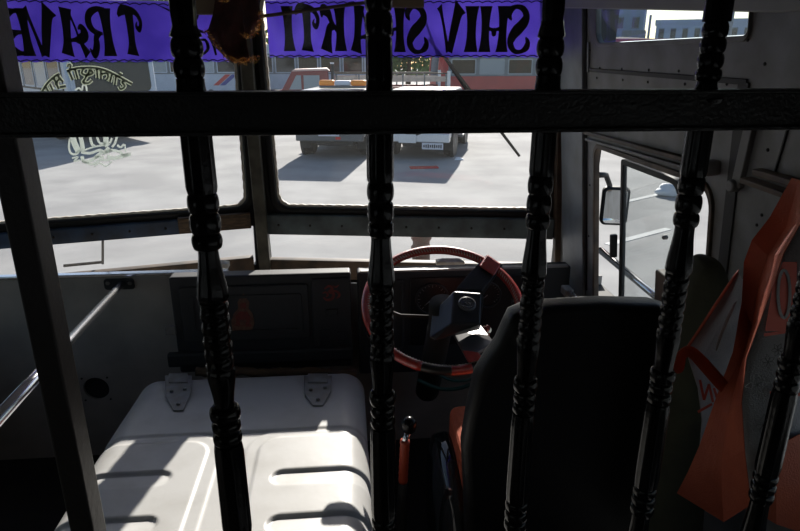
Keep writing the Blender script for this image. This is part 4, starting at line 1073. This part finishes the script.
def bus(loc, rz, L_, label, paint, upper, win, n_win, front=True, wz=(1.45, 2.25), H_=3.05, base=None, frame=None):
    """local: front at y=0 facing -y, body runs to +y; x across"""
    r = empty('bus', loc, rz, label=label, cat='bus', group='parked buses in the yard')
    lp = [(0, .42), (-.02, 1.3), (.08, 2.7), (.30, H_), (L_ - .15, H_), (L_, H_ - .2), (L_, .42)]
    profile_plate('body', lp, -1.2, 1.2, paint, r, .08)
    if upper:
        for s in (-1, 1): plate('window_band', [rrect(.35, wz[0] - .06, L_ - .3, wz[1] + .12, .05)], .012, XP, upper, r, off=s * 1.203 * (1 if XP.en.x > 0 else -1))
    for s in (-1, 1):
        for k in range(n_win):
            y0 = .45 + (L_ - .9) * k / n_win; y1 = y0 + (L_ - .9) / n_win - .14
            w_ = plate('window', [rrect(y0, wz[0], y1, wz[1], .05), rrect(y0 + .05, wz[0] + .05, y1 - .05, wz[1] - .05, .03)], .03, XP, frame or 'bus_white', r, off=s * 1.212 * (1 if XP.en.x > 0 else -1))
            plate('pane', [rrect(y0 + .04, wz[0] + .04, y1 - .04, wz[1] - .04, .03)], .01, XP, win if k % 2 else 'car_glass', w_, off=s * 1.212 * (1 if XP.en.x > 0 else -1))
        for yy in (2.0, L_ - 2.4): wheel_at(r, s * 1.05, yy, .48, .28, s)
    WS = Plane((0, -.035, 1.3), (1, 0, 0), (0, .07, 1))
    f_ = plate('windscreen_frame', [rrect(-1.14, -.02, 1.14, 1.32, .22), rrect(-1.02, .08, 1.02, 1.20, .16)], .10, WS, paint, r, bev=.02)
    plate('windscreen', [rrect(-1.05, .05, 1.05, 1.23, .15)], .04, WS, 'car_glass', f_)
    fork('bumper', BX((0, -.10, .55), (2.35, .22, .26)), 'car_grey', r, False, .04)
    for s in (-1, 1):
        fork('headlamp', lathe([(.12, 0), (.11, .03), (.01, .05)], (s * .85, -.03, .95), (0, -1, 0), 16), 'plate', r)
    return r
# white bus at the left: its front towards the viewer, side running away to the left
bA = gpt(120, 143)
bus((bA.x, bA.y + .2, GZ), radians(38), 9.0, 'white parked bus nearest on the left, its big front window facing the windscreen', 'bus_white', 'car_dark', 'pane_light', 6)
bB = gpt(246, 100)
rB = bus((bB.x + .4, bB.y, GZ), radians(86), 8.5, 'white parked bus with red and blue slash on its side, left of the centre post', 'bus_white', 'bus_grey', 'pane_light', 6, wz=(1.5, 2.35))
for (xo, m_) in ((0, 'slash_red'), (.35, 'slash_blue')):
    for s in (1, -1):
        plate('slash', [[(1.55 - xo, .85), (1.85 - xo, .85), (1.15 - xo, 1.42), (.85 - xo, 1.42)]], .012, XP, m_, rB, off=s * 1.207 * (1 if XP.en.x > 0 else -1))
bC = gpt(348, 108)
bus((bC.x + 1.5, bC.y + 10, GZ), radians(88), 9.0, 'grey blue parked bus behind the maroon tow truck', 'bus_white', 'bus_grey', 'car_glass', 6, wz=(1.4, 2.4))
bD = gpt(436, 110)
bus((bD.x - .3, bD.y - 1.5, GZ), radians(-88), 10.5, 'red parked bus at the right of the yard behind the jeeps', 'bus_red', 'bus_grey', 'pane_light', 8, wz=(1.62, 2.25), frame='pane_light')
# maroon tow truck, side view, cab to the left
tt_ = gpt(277, 122)
tk = empty('tow_truck', (tt_.x, tt_.y + .8, GZ), radians(-90 + 4), label='maroon tow truck with pink roof and long flat deck behind the jeeps', cat='truck')
lp = [(0, .5), (0, 1.15), (.22, 1.25), (.62, 1.98), (1.95, 2.02), (2.0, .5)]
tk.rotation_euler = (0, 0, radians(-88)); tk.scale = (1, 1, .92)
profile_plate('cab', lp, -.95, .95, 'truck_red', tk, .05)
profile_plate('cab_roof', [(.60, 1.94), (.70, 2.04), (1.92, 2.08), (2.02, 1.98)], -.93, .93, 'truck_roof', tk, .02)
for s in (-1, 1):
    o_ = s * .955 * (1 if XP.en.x > 0 else -1)
    plate('cab_window', [[(.50, 1.28), (.95, 1.28), (.95, 1.82), (.78, 1.82)]], .02, XP, 'pane_light', tk, off=o_)
    plate('cab_window', [[(1.04, 1.28), (1.62, 1.28), (1.62, 1.82), (1.04, 1.82)]], .02, XP, 'pane_light', tk, off=o_)
    for yy in (.9, 4.6): wheel_at(tk, s * .85, yy, .42, .26, s)
    fork('side_rail', BX((s * .98, 4.3, 1.30), (.06, 4.3, .14)), 'truck_red', tk, False, .01)
    fork('side_board', BX((s * .98, 4.3, 1.66), (.05, 4.2, .20)), 'truck_board', tk, False, .01)
    for k in range(6): fork('stake', BX((s * .98, 2.25 + k * .82, 1.55), (.05, .05, .62)), 'bus_grey', tk)
    fork('top_rail', tube([(s * .98, 2.2, 1.88), (s * .98, 6.4, 1.88)], .025, 8), 'dark', tk)
fork('deck', BX((0, 4.3, 1.12), (1.95, 4.3, .14)), 'car_dark', tk)
fork('chassis', BX((0, 3.4, .62), (.9, 6.0, .2)), 'car_dark', tk)
fork('end_post', BX((.98, 6.45, 1.55), (.12, .12, .85)), 'white_car', tk, False, .01)
fork('end_post', BX((-.98, 6.45, 1.55), (.12, .12, .85)), 'white_car', tk, False, .01)
fork('exhaust_stack', tube([(.9, 2.1, .9), (.9, 2.1, 2.25)], .05, 10), 'car_dark', tk)
fork('stack_cap', BX((.9, 2.1, 2.28), (.14, .14, .06)), 'plate', tk)

# trees behind the yard
def tree(loc, h, r, m, label, n_=900):
    t = empty('tree', loc, label=label, cat='tree', group='trees behind the yard')
    bm = tube([(0, 0, 0), (.1, 0, h * .3), (0, .1, h * .6)], [.22, .16, .08], 8)
    for k in range(5):
        a = k * 1.3; tube([(.05, 0, h * .35), (cos(a) * r * .6, sin(a) * r * .6, h * .65)], [.09, .03], 6, bm)
    build('trunk', bm, 'bark', t, True)
    bm = bmesh.new()
    blobs = [(Vector((random.uniform(-.6, .6) * r, random.uniform(-.5, .5) * r, h * random.uniform(.12, .85))), r * random.uniform(.38, .62)) for _ in range(16)]
    for i in range(n_):
        c_, q_ = random.choice(blobs); d = Vector((random.gauss(0, 1), random.gauss(0, 1), random.gauss(0, 1))).normalized()
        p_ = c_ + d * q_ * random.uniform(.7, 1.05)
        a_ = d.orthogonal().normalized(); b_ = d.cross(a_); th = random.uniform(0, 6.28); s_ = random.uniform(.16, .34)
        e1 = (a_ * cos(th) + b_ * sin(th)) * s_; e2 = (b_ * cos(th) - a_ * sin(th)) * s_ * .5 + d * random.uniform(-.1, .1)
        poly(bm, [p_ - e1, p_ + e2, p_ + e1, p_ - e2])
    build('foliage', bm, m, t)
for (x, d, m_, lab) in ((348, 47, 'leaf', 'bright green tree above the tow truck deck, left of the centre baluster'), (408, 50, 'leaf_dark', 'dark green tree right of the centre baluster'), (468, 50, 'leaf_dark', 'dark green tree over the left end of the red bus'),
                       (226, 50, 'leaf_dark', 'dark green tree left of the windscreen centre post'), (288, 50, 'leaf_dark', 'dark green tree behind the grey blue bus'), (530, 50, 'leaf_dark', 'dark green tree above the right end of the red bus'), (160, 50, 'leaf_dark', 'dark green tree behind the left baluster'), (92, 50, 'leaf_dark', 'dark green tree beyond the nearest left bus')):
    q = ray(x, 60); q = EYE + q * (d / q.y); tree((q.x, q.y, GZ), 7.5, 2.1, m_, lab, 1700)

# buildings seen through the small upper window
def building(loc, rz, w, dp, h, cols, rows, m, label, roofm=None):
    r = empty('building', loc, rz, label=label, cat='building', group='buildings beyond the side window')
    build('walls', BX((0, 0, h / 2), (w, dp, h)), m, r)
    build('parapet', BX((0, 0, h + .2), (w + .4, dp + .4, .5)), m, r)
    for i in range(cols):
        for j in range(rows):
            x = -w / 2 + w * (i + .5) / cols; z = h * (j + .55) / rows
            f_ = build('window', BX((x, -dp / 2 - .03, z), (w / cols * .48, .1, h / rows * .50)), 'bus_grey', r)
            build('pane', BX((x, -dp / 2 - .08, z), (w / cols * .40, .04, h / rows * .42)), 'car_glass', f_)
    return r
def far(x, y, dist):
    q = ray(x, y); f = dist / hypot(q.x, q.y); return EYE + q * f
rzb = -atan2(ray(660, 40).x, ray(660, 40).y)
p0 = far(598, 46, 70); p1 = far(642, 46, 70)
w_ = (Vector((p0.x, p0.y)) - Vector((p1.x, p1.y))).length
t0 = far(620, -8, 70).z; zb = p0.z
building((*((p0 + p1) / 2).xy, GZ), rzb, w_, 8, t0 - GZ, 3, 4, 'building', 'tall blue grey building at the left of the small upper window')
p0 = far(655, 40, 110); p1 = far(800, 40, 110); w_ = (p0.xy - p1.xy).length
building((*((p0 + p1) / 2).xy, GZ), rzb, w_, 8, far(700, 24, 110).z - GZ, 12, 2, 'building_far', 'long low pale building with flat roof beyond the small upper window')
p0 = far(622, 38, 62); p1 = far(645, 38, 62)
tag(build('lean_to', BX(((p0.x + p1.x) / 2, (p0.y + p1.y) / 2, (GZ + far(633, 31, 62).z) / 2), ((p0.xy - p1.xy).length, 3, far(633, 31, 62).z - GZ), Matrix.Rotation(rzb, 3, 'Z')), 'bus_grey'), 'dark low outbuilding against the tall blue grey building', 'outbuilding')
bmz = bmesh.new()
for k in range(24):
    x = 560 + 12 * k
    a, b, c_ = far(x, 46, 40), far(x, 38.0 + 1.2 * sin(k * .9) + .4 * random.random(), 48), far(x, 44, 60)
    a.z = GZ; c_.z = GZ
    vs = [bmz.verts.new(v) for v in (a, b, c_)]
    if k:
        for i_ in range(2): bmz.faces.new((pv[i_], vs[i_], vs[i_ + 1], pv[i_ + 1]))
    pv = vs
tag(build('earth_bank', bmz, 'earth', None, True), 'brown earth bank under the buildings beyond the upper window', 'ground', kind='structure')
p = far(649, 30, 105)
tag(build('antenna_mast', tube([(p.x, p.y, GZ), (p.x, p.y, far(649, 15, 105).z)], .18, 8), 'bus_grey'), 'thin antenna mast left of the long low building', 'mast')
p = far(729.5, 30, 50)
tag(build('utility_pole', tube([(p.x, p.y, GZ), (p.x, p.y, far(729, -10, 50).z)], .16, 10), 'bus_grey'), 'grey utility pole at the right end of the small upper window', 'pole')

# yard markings and litter through the driver's window
def ground_strip(pa, pb_, w, label):
    a, b = gpt(*pa), gpt(*pb_); d = (b - a).normalized(); a = a - d * .3; b = b + d * .2
    n_ = Vector((-d.y, d.x, 0)) * w / 2
    tag(build('parking_line', hull([v + o_ + Vector((0, 0, z)) for v in (a, b) for o_ in (n_, -n_) for z in (0, .006)]), 'road_white'), label, 'parking line', 'painted lines in the yard')
ground_strip((625, 202), (656, 195), .11, 'white painted line in the yard, farther of two through the driver window')
ground_strip((622, 241), (660, 231), .11, 'white painted line in the yard, nearer of two through the driver window')
q = gpt(665, 197)
bm = bmesh.new(); bmesh.ops.create_icosphere(bm, subdivisions=3, radius=.5)
for v in bm.verts:
    k = 1 + .25 * sin(9 * v.co.x + 4 * v.co.y) * cos(7 * v.co.z); v.co = Vector((v.co.x * .46 * k, v.co.y * .3 * k, max(v.co.z * .26 * k, -.06)))
    v.co += Vector((q.x + .14, q.y + .12, GZ + .068))
tag(build('plastic_sack', bm, 'bag_white', None, True), 'white crumpled plastic sack on the ground beyond the driver window', 'sack')

# ================================================================== LIGHT, SKY, CAMERA
SUN_EL, SUN_AZ = radians(26.5), radians(11)
sd = bpy.data.lights.new('sun', 'SUN'); sd.energy = 8.2; sd.angle = radians(.6); sd.color = (1, .95, .87)
so = bpy.data.objects.new('sun', sd); COL.objects.link(so)
sdir = Vector((sin(SUN_AZ) * cos(SUN_EL), cos(SUN_AZ) * cos(SUN_EL), sin(SUN_EL)))
so.rotation_euler = (-sdir).to_track_quat('-Z', 'Y').to_euler(); so.location = sdir * 30
w = bpy.data.worlds.new('sky'); SC.world = w; w.use_nodes = True
n = w.node_tree.nodes; n.clear(); L = w.node_tree.links
o = n.new('ShaderNodeOutputWorld'); b = n.new('ShaderNodeBackground'); s = n.new('ShaderNodeTexSky')
s.sky_type = 'NISHITA'; s.sun_disc = False; s.sun_elevation = SUN_EL; s.sun_rotation = SUN_AZ
s.air_density = 1.0; s.dust_density = .9; s.ozone_density = 1.3
b.inputs[1].default_value = .13
L.new(s.outputs[0], b.inputs[0]); L.new(b.outputs[0], o.inputs[0])

cd = bpy.data.cameras.new('camera'); cd.sensor_width = 36; cd.lens = F / 800 * 36; cd.clip_start = .02; cd.clip_end = 500
co = bpy.data.objects.new('camera', cd); COL.objects.link(co)
co.location = EYE; co.rotation_euler = (pi / 2 - PIT, 0, -YAW)
SC.camera = co
SC.view_settings.view_transform = 'Standard'; SC.view_settings.look = 'None'
SC.view_settings.exposure = 0.0; SC.view_settings.gamma = 1
SC.view_settings.use_curve_mapping = False
SC.cycles.max_bounces = 10; SC.cycles.transparent_max_bounces = 16; SC.cycles.diffuse_bounces = 5
SC.cycles.use_denoising = True
SC.cycles.sample_clamp_indirect = 6
